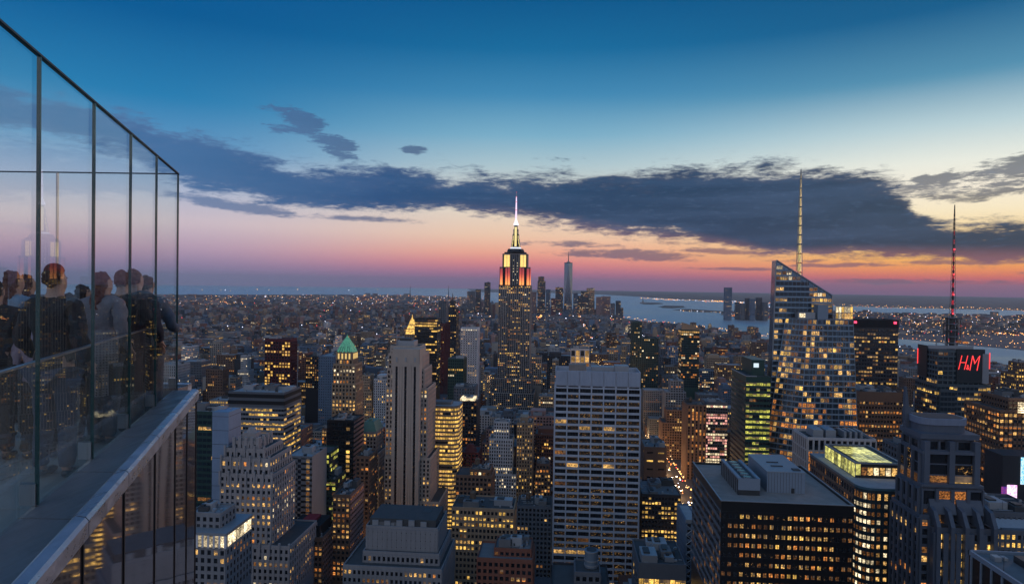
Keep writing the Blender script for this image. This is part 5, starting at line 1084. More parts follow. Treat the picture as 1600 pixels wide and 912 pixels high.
def strip(x0, x1, z0, z1, y=Yk+.6): B.part('red_neon_strip').box(x0, x1, y, y+.4, z0, z1, red)
strip(XX(1546), XX(1547), ZZ(575), ZZ(550)); strip(XX(1465), XX(1466), ZZ(575), ZZ(550), Yk+32)
def letter(ch, px0, px1, py0, py1, sh=.35, off=0.0):
    tx = bpy.data.curves.new('sign_text', 'FONT'); tx.body = ch; tx.size = 1; tx.extrude = .03; tx.shear = sh; tx.offset = off; to = bpy.data.objects.new('tmp', tx); COL.objects.link(to)
    dg = bpy.context.evaluated_depsgraph_get(); tm = bpy.data.meshes.new_from_object(to.evaluated_get(dg)); bpy.data.objects.remove(to)
    v = np.zeros(len(tm.vertices)*3, np.float32); tm.vertices.foreach_get('co', v); v = v.reshape(-1, 3)
    a0, a1, b0, b1 = XX(px0, 567), XX(px1, 567), ZZ(py1, 1515), ZZ(py0, 1515); mn, mx_ = v.min(0), v.max(0); nv = np.zeros_like(v)
    nv[:, 0] = a0+(v[:, 0]-mn[0])/(mx_[0]-mn[0])*(a1-a0)-B.org[0]; nv[:, 2] = b0+(v[:, 1]-mn[1])/(mx_[1]-mn[1])*(b1-b0); nv[:, 1] = Yk+1.1-v[:, 2]*8-B.org[1]
    tm.vertices.foreach_set('co', nv.ravel()); tm.materials.clear(); tm.materials.append(red); tm.update(); child('sign_letter', tm, B.root)
letter('H', 1499, 1513.5, 555.5, 577.5, .4, -.03); letter('&', 1511.6, 1515.4, 570, 577.5, .1, -.02); letter('M', 1516.5, 1532.5, 555.5, 578.5, .3, -.03)
g_ = B.part('roof_frame')
for x in (1470, 1484, 1500, 1520): g_.bar((XX(x), Yk+8, ZZ(545)), (XX(x), Yk+8, ZZ(534)), .5, METAL)
g_.box(XX(1458), XX(1528), Yk+7, Yk+9, ZZ(546), ZZ(541), METAL)
B.part('work_light').box(XX(1500), XX(1508), Yk+6, Yk+6.3, ZZ(536), ZZ(532.5), WIN['orange']); B.part('work_light').box(XX(1510), XX(1518), Yk+6, Yk+6.3, ZZ(537), ZZ(534), WIN['orange'])
ms = B.part('mast'); mred = emit('mast_red_glow', (1, .04, .08), .42); mx0 = XX(1489, 450, Yk+20); zb0, zt0 = P(1487, 545, Yk+20).z, P(1489, 320, Yk+20).z
zm = P(1487, 496, Yk+20).z; n = 26
bs = B.part('mast_base'); ring_ = lambda z, r_: [(mx0+r_*math.cos(t*math.pi/2+.4), Yk+20+r_*math.sin(t*math.pi/2+.4), z) for t in range(4)]
for i in range(5):
    za, zb_ = lerp(zb0, zm, i/5), lerp(zb0, zm, (i+1)/5); a, b_ = ring_(za, 5.2), ring_(zb_, 5.2)
    for k in range(4): bs.bar(a[k], b_[k], .4, DMETAL); bs.bar(a[k], b_[(k+1) % 4], .25, DMETAL); bs.bar(b_[k], b_[(k+1) % 4], .3, METAL)
bs.cyl(mx0, Yk+20, zb0, zm, 2.2, 2.2, DMETAL, 8); bs.box(mx0-8, mx0+8, Yk+19, Yk+21, zm-1, zm, DMETAL)
for i in range(6): a = mx0-7+i*2.8; B.part('aerial').bar((a, Yk+20, zb0+8), (a, Yk+20, zm+random.uniform(-8, 1)), .35, DMETAL)
for i in range(8): B.part('red_marker').cyl(mx0+random.uniform(-8, 8), Yk+18, zb0+random.uniform(2, 26), zb0+27, .3, .3, mred, 5) if False else None
for i in range(n):
    t0, t1 = i/n, (i+1)/n; za, zb_ = lerp(zm, zt0, t0), lerp(zm, zt0, t1); ra, rb = 2.1*(1-t0)**.9+.22, 2.1*(1-t1)**.9+.22
    a = [(mx0+ra*math.cos(t*math.pi/2+.78), Yk+20+ra*math.sin(t*math.pi/2+.78), za) for t in range(4)]; b_ = [(mx0+rb*math.cos(t*math.pi/2+.78), Yk+20+rb*math.sin(t*math.pi/2+.78), zb_) for t in range(4)]
    for k in range(4): ms.bar(a[k], b_[k], .16, DMETAL); ms.bar(a[k], b_[(k+1) % 4], .1, DMETAL)
    B.part('mast_core').cyl(mx0, Yk+20, za, zb_, ra*.5, rb*.5, mred if i % 2 and i < 20 else DMETAL, 6)
for zz in (.03, .2, .38, .6): B.part('red_marker').cyl(mx0, Yk+19, lerp(zm, zt0, zz), lerp(zm, zt0, zz)+1, .8, .8, emit('red_marker', (1, .06, .08), 2), 6)
for i in range(7): B.part('red_marker').box(mx0-6+i*2, mx0-5.4+i*2, Yk+17.9, Yk+18.1, zb0+(i*7) % 23+1, zb0+(i*7) % 23+2.2, mred)
claim(XX(1430), XX(1552), Yk-3, Yk+44); SCR.append((1430, 1556, 530, 665, Yk)); B.done()

# ---- Times Square edge
def _ts(B):
    a, b_, c, d, z1, _ = B.ts[0]
    lb = B.part('lit_billboard'); 
    for k in range(5): lb.box(P(1589, 632, c).x, P(1606, 632, c).x, c-1.2, c-.9, P(1590, 630+k*3.6, c).z, P(1590, 627.6+k*3.6, c).z, WIN['white'])
H('orange_row_tower', 'dark tower with orange lit rows and a bright striped panel at the right edge', 480, [(1562, 1632, 641, 0, 40), (1576, 1632, 622, 4, 30, {'lit': 0})], 'brown', 800, bay=3, fl=4.2, pw=.25, sh=.5, pd=.3, sd=.3, lit=.7, pal='orange', after=_ts, ind=True, sides='FL')
H('gold_edge_tower', 'lit yellow tower standing against the river at the far right edge', 900, [(1588, 1612, 584, 0, 30), (1592, 1612, 566, 4, 20)], 'brown', 620, bay=3, lit=.5, pal='gold')
B = Bld('neon_billboard_block', 'block covered in bright blue and pink screens at the right edge', 'billboard', (P(1588, 760, 440).x, 440, 0))
B.wall.box(P(1566, 760, 440).x, P(1640, 760, 440).x, 440, 458, 0, P(1590, 712, 440).z, wall(C_['dark'])); 
def scr_m(nm, c1, c2, s):
    m, nt = newmat(nm); n = noise(nt, coords(nt), .35, 5, .75); c = ramp(n, [(0, c1), (.44, c1), (.52, c2), (.6, c1), (1, c2)], 0, 1); principled(nt, (.01, .01, .01), .3, emis=c, estr=s); m.cycles.emission_sampling = 'NONE'; return m
B.part('blue_screen').box(P(1594, 760, 440).x, P(1640, 760, 440).x, 439.5, 439.9, P(1600, 756, 440).z, P(1600, 714, 440).z, scr_m('blue_screen', (60, 190, 250), (235, 250, 255), 1.3))
B.part('pink_screen').box(P(1573, 770, 440).x, P(1588, 770, 440).x, 439.4, 439.8, P(1580, 781, 440).z, P(1580, 757, 440).z, scr_m('pink_screen', (255, 150, 235), (255, 240, 255), 1.6))
B.part('purple_screen').box(P(1564, 770, 440).x, P(1572, 770, 440).x, 439.3, 439.8, P(1580, 790, 440).z, P(1580, 760, 440).z, scr_m('purple_screen', (120, 60, 190), (200, 90, 160), .6))
claim(P(1566, 760, 440).x, P(1640, 760, 440).x, 440, 458); SCR.append((1562, 1610, 708, 790, 440)); B.done()
# ------------------------------------------------------------------ the Art Deco skyscraper in the centre
Yk = 1265; XX = lambda px, py=500, y=Yk: P(px, py, y).x; ZZ = lambda py, px=803, y=Yk: P(px, py, y).z
st_ = wall(lin((150, 142, 138)), .8); B = Bld('art_deco_skyscraper', 'tall tapering skyscraper with an orange lit crown and a white lit needle in the centre', 'skyscraper', (XX(803), Yk, 0)); B.wm = st_
cx = XX(803); hw = XX(828)-cx
kw = dict(bay=3.9, fl=3.9, pw=.34, sh=.45, pd=1.0, sd=.06, pal='office', spm=wall(C_['slate']))
# main shaft: two wings and a recessed centre bay
za = ZZ(445); B.tier(cx-hw, cx+hw, Yk+6, Yk+44, 0, za, st_, faces='FR', bot=70, lit=.32, full=.1, R={'spm': wall(C_['rose'])}, **kw)  # right-face spandrels carry the pink western light as rose colour
for s_ in (-1, 1): a, b_ = sorted((cx+s_*hw*.42, cx+s_*hw*.98)); B.tier(a, b_, Yk, Yk+6.2, 0, ZZ(463 if s_ else 0), st_, faces='F' if s_ < 0 else 'FR', bot=70, lit=.22, full=.05, **kw)
# lower shoulders
for px0, px1, top, yy in ((775, 831, 590, -6), (768, 836, 612, -12), (766, 838, 632, -18)): B.tier(XX(px0), XX(px1), Yk+yy, Yk+50, 0, ZZ(top), st_, faces='FR', bot=15, lit=.24, **kw)
# floodlit upper storeys
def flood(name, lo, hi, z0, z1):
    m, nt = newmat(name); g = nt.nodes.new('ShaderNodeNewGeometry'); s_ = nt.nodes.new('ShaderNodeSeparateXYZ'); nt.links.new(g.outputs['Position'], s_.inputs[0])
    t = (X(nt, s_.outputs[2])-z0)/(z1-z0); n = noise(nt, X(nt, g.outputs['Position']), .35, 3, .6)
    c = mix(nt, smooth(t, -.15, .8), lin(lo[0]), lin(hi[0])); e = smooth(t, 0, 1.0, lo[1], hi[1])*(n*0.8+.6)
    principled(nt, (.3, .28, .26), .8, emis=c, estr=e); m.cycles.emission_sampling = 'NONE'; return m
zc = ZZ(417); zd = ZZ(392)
glow_o = flood('orange_floodlit_stone', ((255, 190, 90), 1.0), ((255, 80, 50), .8), za, zc)  # stone carrying the floodlight as its own orange glow
hw2 = XX(826.5)-cx
B.tier(cx-hw2, cx+hw2, Yk+4, Yk+40, za-1, zc, st_, faces='', lit=0)
# orange uplighting painted into glowing bays, shifting upward, between dark stone piers
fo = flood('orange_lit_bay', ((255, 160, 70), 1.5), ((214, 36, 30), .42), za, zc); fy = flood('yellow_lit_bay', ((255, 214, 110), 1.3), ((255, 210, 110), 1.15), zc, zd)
for s_ in (-1, 1):
    for k, (u0, u1) in enumerate(((.30, .47), (.49, .635), (.79, .985))):
        a, b_ = sorted((cx+s_*hw2*u0, cx+s_*hw2*u1)); B.part('orange_lit_bay').box(a, b_, Yk+3.6, Yk+4, za, zc-1.2-k, fo)
    for u in (.30, .48, .64, .72, .79, .99): x = cx+s_*hw2*u; B.part('pier').box(x-.45, x+.45, Yk+2.6, Yk+4.1, za-1, zc+.3, wall(C_['dark']))
    a, b_ = sorted((cx+s_*hw2*.62, cx+s_*hw2*.79)); B.part('window_bay').box(a, b_, Yk+3.7, Yk+4, za, zc-1, wall(C_['dark']))
for i in range(5): y = Yk+7+i*7; B.part('orange_lit_bay').box(cx+hw2+.05, cx+hw2+.4, y, y+3.6, za, zc-2, fo)
hw3 = XX(823)-cx; B.tier(cx-hw3, cx+hw3, Yk+8, Yk+36, zc-1, ZZ(396), st_, faces='', lit=0)
for s_ in (-1, 1):
    for u0, u1 in ((.42, .62), (.66, .86)): a, b_ = sorted((cx+s_*hw3*u0, cx+s_*hw3*u1)); B.part('yellow_lit_bay').box(a, b_, Yk+7.6, Yk+8, zc+.5, ZZ(398), fy)
    x = cx+s_*hw3*.9; B.part('pier').box(x-.8, x+.8, Yk+7, Yk+8.1, zc, ZZ(396), wall(C_['dark']))
ct = B.part('centre_bay'); dk = wall(C_['dark'], .5); ct.box(cx-hw2*.28, cx+hw2*.28, Yk+1.5, Yk+10, za-1, ZZ(397), dk)
for i in range(5): x = cx-hw2*.26+i*hw2*.13; B.part('pier').box(x-.35, x+.35, Yk+.9, Yk+1.6, za-1, ZZ(397), METAL)
w_ = B.part('windows', stuff=True)
for k in range(9):
    for x in (-.13, 0, .13):
        if random.random() < .45: xx = cx+hw2*x+1.4; w_.box(xx-.7, xx+.7, Yk+1.3, Yk+1.45, za+3+k*5.6, za+5+k*5.6, WIN['white'])
for i in range(10): x = cx-hw*.9+i*hw*.2; w_.box(x-1, x+1, Yk+5.6, Yk+5.9, ZZ(450), ZZ(447.6), WIN['warm'])
dm = B.part('entrance_arch'); dm.prism([(cx+9*math.cos(t*math.pi/8), Yk+1, za-3+9*math.sin(t*math.pi/8)) for t in range(9)], [(cx+9*math.cos(t*math.pi/8), Yk+5, za-3+9*math.sin(t*math.pi/8)) for t in range(9)], dk)
# mooring mast
hw4 = XX(820)-cx; B.part('observation_deck').box(cx-hw4, cx+hw4, Yk+9, Yk+34, ZZ(398), ZZ(393.5), dk)
yc = Yk+21; r_ = lambda px: XX(px, 400, yc)-XX(803, 400, yc); zz = lambda py: ZZ(py, 803, yc)
ob = B.part('observation_deck'); ob.cyl(cx, yc, zz(393.5), zz(389), r_(817), r_(815), dk, 16); B.part('white_lit_ring').cyl(cx, yc, zz(389), zz(386.5), r_(812), r_(811), emit('white_ring', (.85, .88, 1), 1.1), 16)
m_ = B.part('mooring_mast'); yl = flood('mast_lit_glass', ((255, 224, 130), 1.0), ((255, 232, 150), 1.05), zz(386), zz(352)); 
m_.cyl(cx, yc, zz(386.5), zz(353), r_(807.5), r_(805.5), dk, 12); B.part('lit_mast_window').box(cx-r_(804.6), cx+r_(804.6), yc-r_(808.2), yc-r_(807.0)+1, zz(385), zz(355), yl)
for s_ in (-1, 1):
    w = B.part('wing_buttress'); 
    for k, (h, o) in enumerate(((380, 7.2), (374, 6.2), (366, 5.2), (358, 4.2))): a, b_ = sorted((cx+s_*r_(804), cx+s_*r_(803+o))); w.box(a, b_, yc-1.2, yc+1.2, zz(386.5), zz(h), METAL)
    for k in range(4): B.part('lit_buttress').box(cx+s_*r_(808.6-k)-.5, cx+s_*r_(808.6-k)+.5, yc-1.5, yc-1.3, zz(386-k*5), zz(380-k*6), yl)
wl_ = emit('white_beacon', (.92, .86, 1), 1.5); B.part('beacon_lantern').cyl(cx, yc, zz(353), zz(347.5), r_(806.5), r_(806), METAL, 12); B.part('beacon_lantern').cyl(cx, yc, zz(352), zz(348), r_(806.9), r_(806.4), wl_, 12)
B.part('dome').cyl(cx, yc, zz(347.5), zz(342), r_(805.6), r_(804.2), wl_, 12)
sc = [(342, 2.0), (328, 1.55), (315, 1.2), (307, .8), (300, .25)]
ndl = emit('lit_needle', (.95, .72, .95), 1.2); 
for i, ((a, ra), (b_, rb)) in enumerate(zip(sc, sc[1:])): B.part('needle_segment').cyl(cx, yc, zz(a), zz(b_)+.0, ra, rb, ndl if i < 3 else METAL, 6); B.part('collar').cyl(cx, yc, zz(b_)-1, zz(b_), ra*1.25, ra*1.25, emit('red_collar', (.8, .1, .2), .8), 6)
claim(cx-hw-10, cx+hw+10, Yk-20, Yk+50); SCR.append((766, 838, 300, 640, Yk)); B.done()
# ---- faceted needle tower downtown
Yk = 5750; XX = lambda px, py=430: P(px, py, Yk).x; ZZ = lambda py, px=888: P(px, py, Yk).z
m, nt = newmat('mirror_glass'); principled(nt, (.17, .20, .25), .14, .8); mg = m
B = Bld('faceted_glass_tower', 'slender faceted glass tower with a thin mast on the downtown skyline', 'skyscraper', (XX(888), Yk, 0)); cx = XX(888); w = XX(894.6)-cx; z0_, z1_ = 50, ZZ(411); cy = Yk+w
bs = [(cx-w, cy-w), (cx+w, cy-w), (cx+w, cy+w), (cx-w, cy+w)]; k = w*.98; tps = [(cx, cy-k), (cx+k, cy), (cx, cy+k), (cx-k, cy)]
v = [(*p, z0_) for p in bs]+[(*p, z1_) for p in tps]; B.wall.add(v, [(0, 1, 4), (1, 5, 4), (1, 2, 5), (2, 6, 5), (2, 3, 6), (3, 7, 6), (3, 0, 7), (0, 4, 7), (4, 5, 6, 7)], mg); B.wall.box(cx-w, cx+w, cy-w, cy+w, 0, z0_, mg)
p_ = B.part('parapet'); p_.prism([(x, y, z1_) for x, y in tps], [(x, y, z1_+6) for x, y in tps], DMETAL); B.part('mast').cyl(cx, cy, z1_+6, ZZ(393), 5, 1.5, DMETAL, 6); B.part('mast_ring').cyl(cx, cy, z1_+6, z1_+14, 16, 16, METAL, 12)
B.win.box(cx-w*.8, cx-w*.4, cy-w-.6, cy-w-.4, 80, 90, WIN['warm']); claim(cx-w, cx+w, Yk, Yk+2*w); SCR.append((880, 896, 393, 460, Yk)); B.done()
# ---- downtown and river-side towers, one by one
DT = [(840, 852, 432, 5500, 'dark', .3, 'dark stepped downtown tower with a pale edge left of the faceted glass tower', (841, 850)), (868, 880, 449, 5650, 'dark', .3, 'squat lit tower immediately left of the faceted glass tower', None), (853, 860, 452, 5800, 'blue', .1, 'thin bluish tower between the stepped downtown tower and the squat lit tower', None),
      (903, 920, 455, 5500, 'dark', .45, 'sloping lit bulk right of the faceted glass tower', (908, 920)), (917, 929, 450, 5600, 'tan', .5, 'square tan lit tower on the right of the sloping lit bulk', None), (932, 941, 464, 5500, 'rose', .15, 'domed pinkish tower right of the square tan tower', None), (940, 954, 463, 5550, 'rose', .15, 'broad pinkish tower block nearest the domed tower', None),
      (955, 961, 474, 5450, 'slate', .1, 'low narrow tower right of the broad pinkish block', None), (963, 970, 470, 5450, 'dark', .15, 'last slim tower at the tip beside the bay', None), (971, 974, 481, 5450, 'dark', .1, 'thin stub tower at the water edge', None), (757, 765, 441, 5200, 'dark', .25, 'dark notched tower just left of the skyscraper with the orange crown', None), (743, 750, 452, 5300, 'dark', .25, 'low square tower left of the dark notched tower', None),
      (730, 741, 455, 5400, 'slate', .2, 'pale low downtown tower furthest left of its row', None), (830, 838, 456, 5600, 'rose', .1, 'low pink block at the right shoulder of the central skyscraper', None), (896, 903, 458, 5900, 'blue', .15, 'short bluish block squeezed beside the faceted glass tower', None), (885, 893, 470, 5200, 'slate', .3, 'short slate block in front of the faceted glass tower', None),
      (861, 868, 466, 5200, 'red', .15, 'reddish low tower in front of the squat lit tower', None)]
for l, r, t, Y_, c, lit, lb, up in DT:
    ts = [(l, r, t+(7 if up else 0), 0, 60)]+([(up[0], up[1], t, 10, 40)] if up else [])
    H('downtown_tower', lb, Y_, ts, c, 500, lit=lit, pal='home', bay=9, fl=8, pw=.5, sh=.5, pd=.6, sd=.3, mech=1, dark='dark', cat='tower')
JC = [(1133, 1144, 449, 5200, 'blue', 'tallest tower on the far river bank'), (1150, 1156, 472, 5300, 'slate', 'short tower right of the tallest riverbank tower'), (1158, 1164, 474, 5200, 'slate', 'shortest pale block of the riverbank cluster'), (1166, 1172, 466, 5250, 'dark', 'dark slim tower in the middle of the riverbank cluster'),
      (1173, 1180, 467, 5150, 'blue', 'wide blue tower in the middle of the riverbank cluster'), (1183, 1191, 465, 5250, 'dark', 'dark tower at the right end of the riverbank cluster'), (1193, 1200, 472, 5200, 'slate', 'low block last in the riverbank cluster')]
for l, r, t, Y_, c, lb in JC: H('riverbank_tower', lb, Y_, [(l, r, t, 0, 40)], c, 492, lit=.1, pal='office', bay=9, fl=9, pw=.5, sh=.5, pd=.5, sd=.3, mech=0, cat='tower')
# bridge tower / antenna masts on the left skyline
for px, top, Y_, lb in ((641, 446, 9000, 'thin lit mast on the horizon left of centre'), (701, 446, 9500, 'thin mast on the horizon behind the maroon slab')):
    B = Bld('lattice_mast', lb, 'mast', (P(px, top, Y_).x, Y_, 0)); x = P(px, top, Y_).x; z = P(px, top, Y_).z; B.wall.cyl(x, Y_, 0, z, 9, 2, DMETAL, 4); B.part('beacon').cyl(x, Y_, z, z+4, 3, 3, emit('beacon_red', (1, .2, .1), 1), 6); B.done()
# statue on its island
p = G(1004.5, 473.5, 3); sc = P(1004.5, 465, p.y).z/93.0
B = Bld('harbour_statue', 'tiny robed statue with raised torch on its pedestal in the bay', 'statue', (p.x, p.y, 1.5)); cu_ = simple('verdigris', (.10, .20, .17), .7); x, y = p.x, p.y
B.wall.prism([(x+50*math.cos(t*math.pi/5.5), y+50*math.sin(t*math.pi/5.5), 1.5) for t in range(11)], [(x+46*math.cos(t*math.pi/5.5), y+46*math.sin(t*math.pi/5.5), 16) for t in range(11)], wall(C_['lime']))
B.part('pedestal').cyl(x, y, 16, 47*sc, 14, 9, wall(C_['lime']), 4); g_ = B.part('figure'); z_ = 47*sc
g_.cyl(x, y, z_, z_+22*sc, 7, 5.2, cu_, 10); g_.cyl(x, y, z_+22*sc, z_+31*sc, 5.2, 2.2, cu_, 10); g_.cyl(x, y, z_+31*sc, z_+37*sc, 2.4, 2.0, cu_, 8); g_.bar((x+3, y, z_+28*sc), (x+6, y, z_+43*sc), 1.3, cu_, 6); B.part('torch').cyl(x+6.3, y, z_+43*sc, z_+47*sc, 1, 2, WIN['gold'], 6); B.done()
# ------------------------------------------------------------------ the rest of the city: lots on the street grid
def inside(poly, x, y):
    c = False; j = len(poly)-1
    for i in range(len(poly)):
        xi, yi = poly[i]; xj, yj = poly[j]
        if (yi > y) != (yj > y) and x < (xj-xi)*(y-yi)/(yj-yi)+xi: c = not c
        j = i
    return c
AVE = [-2900, -2600, -2330, -2080, -1840, -1640, -1440, -1260, -1080, -890, -710, -570, -430, -318, -183, 130, 400, 680, 960, 1236, 1510, 1740, 2000]
R2 = random.Random(5)
LOTS = []                        # x0, x1, y0, y1, height
def hood(x, y):
    r = R2.random()
    if y < 300: h = R2.uniform(35, 90) if r < .8 else R2.uniform(90, 130)
    elif y < 900: h = R2.uniform(30, 85) if r < .7 else R2.uniform(85, 150)
    elif y < 1400: h = R2.uniform(25, 75) if r < .65 else R2.uniform(70, 130)
    elif y < 2200: h = R2.uniform(18, 55) if r < .72 else R2.uniform(50, 105)
    elif y < 4300: h = R2.uniform(12, 30) if r < .85 else R2.uniform(30, 70)
    else: h = R2.uniform(14, 50) if r < .85 else R2.uniform(50, 130)
    if x < -700 and y > 1500: h = min(h, 60)
    if x > 900: h = min(h, 85)
    return h
k = 1
while True:
    y0 = 26+80.5*k+9; k += 1
    if y0 > 5700: break
    for a0, a1 in zip(AVE, AVE[1:]):
        xa, xb = a0+15, a1-15
        # skip blocks far outside the view
        w = max(abs(proj(xa, y0, 20)[0]-800), 0)
        if proj(xb, y0, 20)[0] < -30 or proj(xa, y0, 20)[0] > 1640: continue
        for row in (0, 1):
            ya, yb = y0+row*31.5, y0+row*31.5+29.5
            x = xa
            while x < xb-10:
                wd = R2.uniform(16, 46) if y0 < 2200 else R2.uniform(12, 38)
                x1 = min(x+wd, xb)
                if xb-x1 < 12: x1 = xb
                cx = (x+x1)/2
                if inside(MANH, cx, yb+6) and inside(MANH, cx, ya) and R2.random() > .03: LOTS.append([x, x1-R2.choice((0, 0, .6)), ya, yb-R2.uniform(0, 4), hood(cx, ya)])
                x = x1
def hits(l): return any(l[0] < f[1] and l[1] > f[0] and l[2] < f[3] and l[3] > f[2] for f in FOOT)
keep = []
for l in LOTS:
    if hits(l): continue
    pl = proj(l[0], l[2], l[4])[0]; pr = proj(l[1], l[2], l[4])[0]; pl, pr = min(pl, proj(l[0], l[3], l[4])[0]), max(pr, proj(l[1], l[3], l[4])[0])
    lim = 470 if l[2] > 1500 else 452
    if l[2] < 400: lim = 800
    elif l[2] < 700: lim = 650 if pl < 1200 else 560
    elif l[2] < 1100: lim = 545
    elif l[2] < 1500: lim = 520
    if pr > 940 and l[2] > 1300: lim = max(lim, 503)
    if pr > 1190: lim = max(lim, 530+(pr-1205)*.135)
    if l[0] > 40 and l[1] <= 118 and 560 < l[2] < 1100: continue
    for (sl, sr, st, vb, sy) in SCR:
        if l[2] < sy and pl < sr and pr > sl: lim = max(lim, vb)
    d = P((pl+pr)/2, lim, l[3]).z if lim < 1500 else 0
    h = min(l[4], d)
    if h < l[4]: h *= R2.uniform(.86, 1.0)
    if h < 8: 
        if l[2] < 1200: continue
        h = R2.uniform(8, 14)
    l[4] = h; keep.append(l+[pl, pr])
LOTS = sorted(keep, key=lambda l: l[2])
# which of them show: a coarse painter's grid, front to back
GW, GH, gs = 800, 456, 2
idb = np.full((GH, GW), -1, np.int32); vis = {}
ev = [(s_[4], 'h', s_) for s_ in SCR if s_[4] > 0]+[(l[2], 'l', i) for i, l in enumerate(LOTS)]
WT = np.ones((GH, GW)); WT[:, :int(278/gs)] = .15
for yv, kd, o in sorted(ev, key=lambda e: e[0]):
    if kd == 'h': l_, r_, t_, b_ = o[0]+2, o[1]-2, o[2], 912; key = -2
    else:
        L = LOTS[o]; l_, r_ = L[5], L[6]; t_ = proj((L[0]+L[1])/2, L[3], L[4])[1]; b_ = proj((L[0]+L[1])/2, L[2], 0)[1]; key = o
    i0, i1, j0, j1 = max(0, int(l_/gs)), min(GW, int(r_/gs)+1), max(0, int(t_/gs)), min(GH, int(b_/gs)+1)
    if i1 <= i0 or j1 <= j0: vis[key] = vis.get(key, 0); continue
    sub = idb[j0:j1, i0:i1]; n = float(WT[j0:j1, i0:i1][sub == -1].sum()); sub[sub == -1] = key
    if kd == 'l': vis[o] = n
order = sorted(range(len(LOTS)), key=lambda i: -vis.get(i, 0))
BIG = set(order[:290]); print('LOTS', len(LOTS), 'shown', sum(v > 0 for v in vis.values()), 'smallest individual', vis[order[289]])

FC = [('pale stone', 'lime'), ('cream', 'pale'), ('grey', 'grey'), ('slate grey', 'slate'), ('dark', 'dark'), ('brown', 'brown'), ('brick red', 'brick'), ('tan', 'tan'), ('bluish', 'blue'), ('dusky rose', 'rose'), ('brown', 'brown'), ('slate grey', 'slate'), ('tan', 'tan'), ('grey', 'grey')]
HER = [(o, proj(o.location.x, o.location.y, 120)) for o in ROOTS]
used = {}
HN = {}
for o in ROOTS:
    HN[o.name] = o.name.split('.')[0].replace('_', ' ')
HERW = [(o, HN[o.name]) for o in ROOTS if o.location.y > 100 and '.' not in o.name and o.name not in ('downtown_tower', 'riverbank_tower')]
SHORT = {'art_deco_skyscraper': 'central Art Deco skyscraper'}
ORD = ['', 'second ', 'third ', 'fourth ', 'fifth ', 'sixth ', 'seventh ', 'eighth ', 'ninth ', 'tenth ', 'eleventh ', 'twelfth ', 'thirteenth ', 'fourteenth ', 'fifteenth ']
def filler(i):
    x0, x1, y0, y1, h, pl, pr = LOTS[i]; rnd = random.Random(i)
    cn, ck = rnd.choice(FC); near = y0 < 900
    shape = rnd.choice(('flat roofed', 'stepped', 'stepped', 'flat roofed', 'tank topped', 'penthouse topped'))
    if x1-x0 < 18 or h < 28: shape = rnd.choice(('flat roofed', 'tank topped', 'penthouse topped'))
    slim = 'slim ' if h > 2.2*(x1-x0) else ('low ' if h < 30 else 'broad ' if x1-x0 > 36 else '')
    litn = rnd.choice((.06, .1, .16, .24, .4)); 
    lw = {.06: 'nearly unlit', .1: 'sparsely lit', .16: 'half dark', .24: 'well lit', .4: 'brightly lit'}[litn]
    px, py = proj((x0+x1)/2, y0, h)
    best = min(HERW, key=lambda q: ((proj(q[0].location.x, q[0].location.y, 0)[0]-px)/60)**2+((q[0].location.y-y0)/120)**2)
    hp = proj(best[0].location.x, best[0].location.y, 0)[0]; rel = 'beyond' if y0 > best[0].location.y+60 and abs(px-hp) < 60 else ('in front of' if y0 < best[0].location.y-60 and abs(px-hp) < 60 else ('left of' if px < hp else 'right of'))
    key = (slim, lw, cn, shape, rel, best[1]); n = used.get(key, 0); used[key] = n+1
    lab = f"{ORD[n]}{slim}{lw} {cn} {shape} building {rel} the {SHORT.get(best[1], best[1])}"
    if y0 > 700: 
        pass
    B = Bld('city_building', lab, 'building', ((x0+x1)/2, y0, 0), 'buildings filling the street grid between the towers')
    base = C_[ck]; j = rnd.uniform(.75, 1.2); wm = wall(tuple(round(v*j*8, 1)/8 if False else round(v*round(j, 1), 3) for v in base))
    f_ = 'FR' if x1 < 0 else 'FL' if x0 > 0 else 'F'
    bay, fl = rnd.choice((2.6, 3.0, 3.4)), rnd.choice((3.5, 3.8))
    if y0 > 1300: bay, fl = 4.2, 4.2
    pal = rnd.choice(('office', 'home', 'home', 'orange', 'gold', 'dim', 'office', 'white'))
    kw = dict(bay=bay, fl=fl, pw=rnd.choice((.35, .5, .55)), sh=rnd.choice((.4, .5)), pd=.3 if y0 < 1000 else .25, sd=.15 if y0 < 900 else 0, lit=litn, full=.05, pal=pal)
    zb = max(0, h-90) if y0 < 900 else max(0, h-60)
    rm = rnd.choice(('dark', 'grey', 'grey', 'pale', 'tan', 'pale'))
    if shape == 'stepped':
        hs = [h*rnd.uniform(.5, .65), h*rnd.uniform(.75, .88), h]; ins = 0; pv = 0
        for q, hz in enumerate(hs):
            a = x0+ins; b_ = x1-ins; c = y0+ins*.7; d = y1-ins*.7
            B.tier(a, b_, c, d, pv, hz, wm, faces=f_, bot=max(0, zb-pv), roofm=rm, **kw); ins += min(4.5, (x1-x0)*.14); pv = hz-1
        B.mech(a, b_, c, d, h-1, 2, 4)
    else:
        B.tier(x0, x1, y0, y1, 0, h, wm, faces=f_, bot=zb, roofm=rm, **kw)
        if shape == 'penthouse topped': B.part('penthouse').box(x0+3, x0+3+(x1-x0)*.5, y0+6, y1-4, h-1, h+4.5, wm)
        if shape == 'tank topped': B.tank(x0+(x1-x0)*.7, y0+(y1-y0)*.6, h-1, 2.2 if y0 < 1500 else 3)
        B.mech(x0, x1, y0, y1, h-1, 2 if near else 1, 4)
    if near: B.clutter(x0, x1, y0, y1, h-1, 12)
    B.done()
for i in sorted(BIG): filler(i)

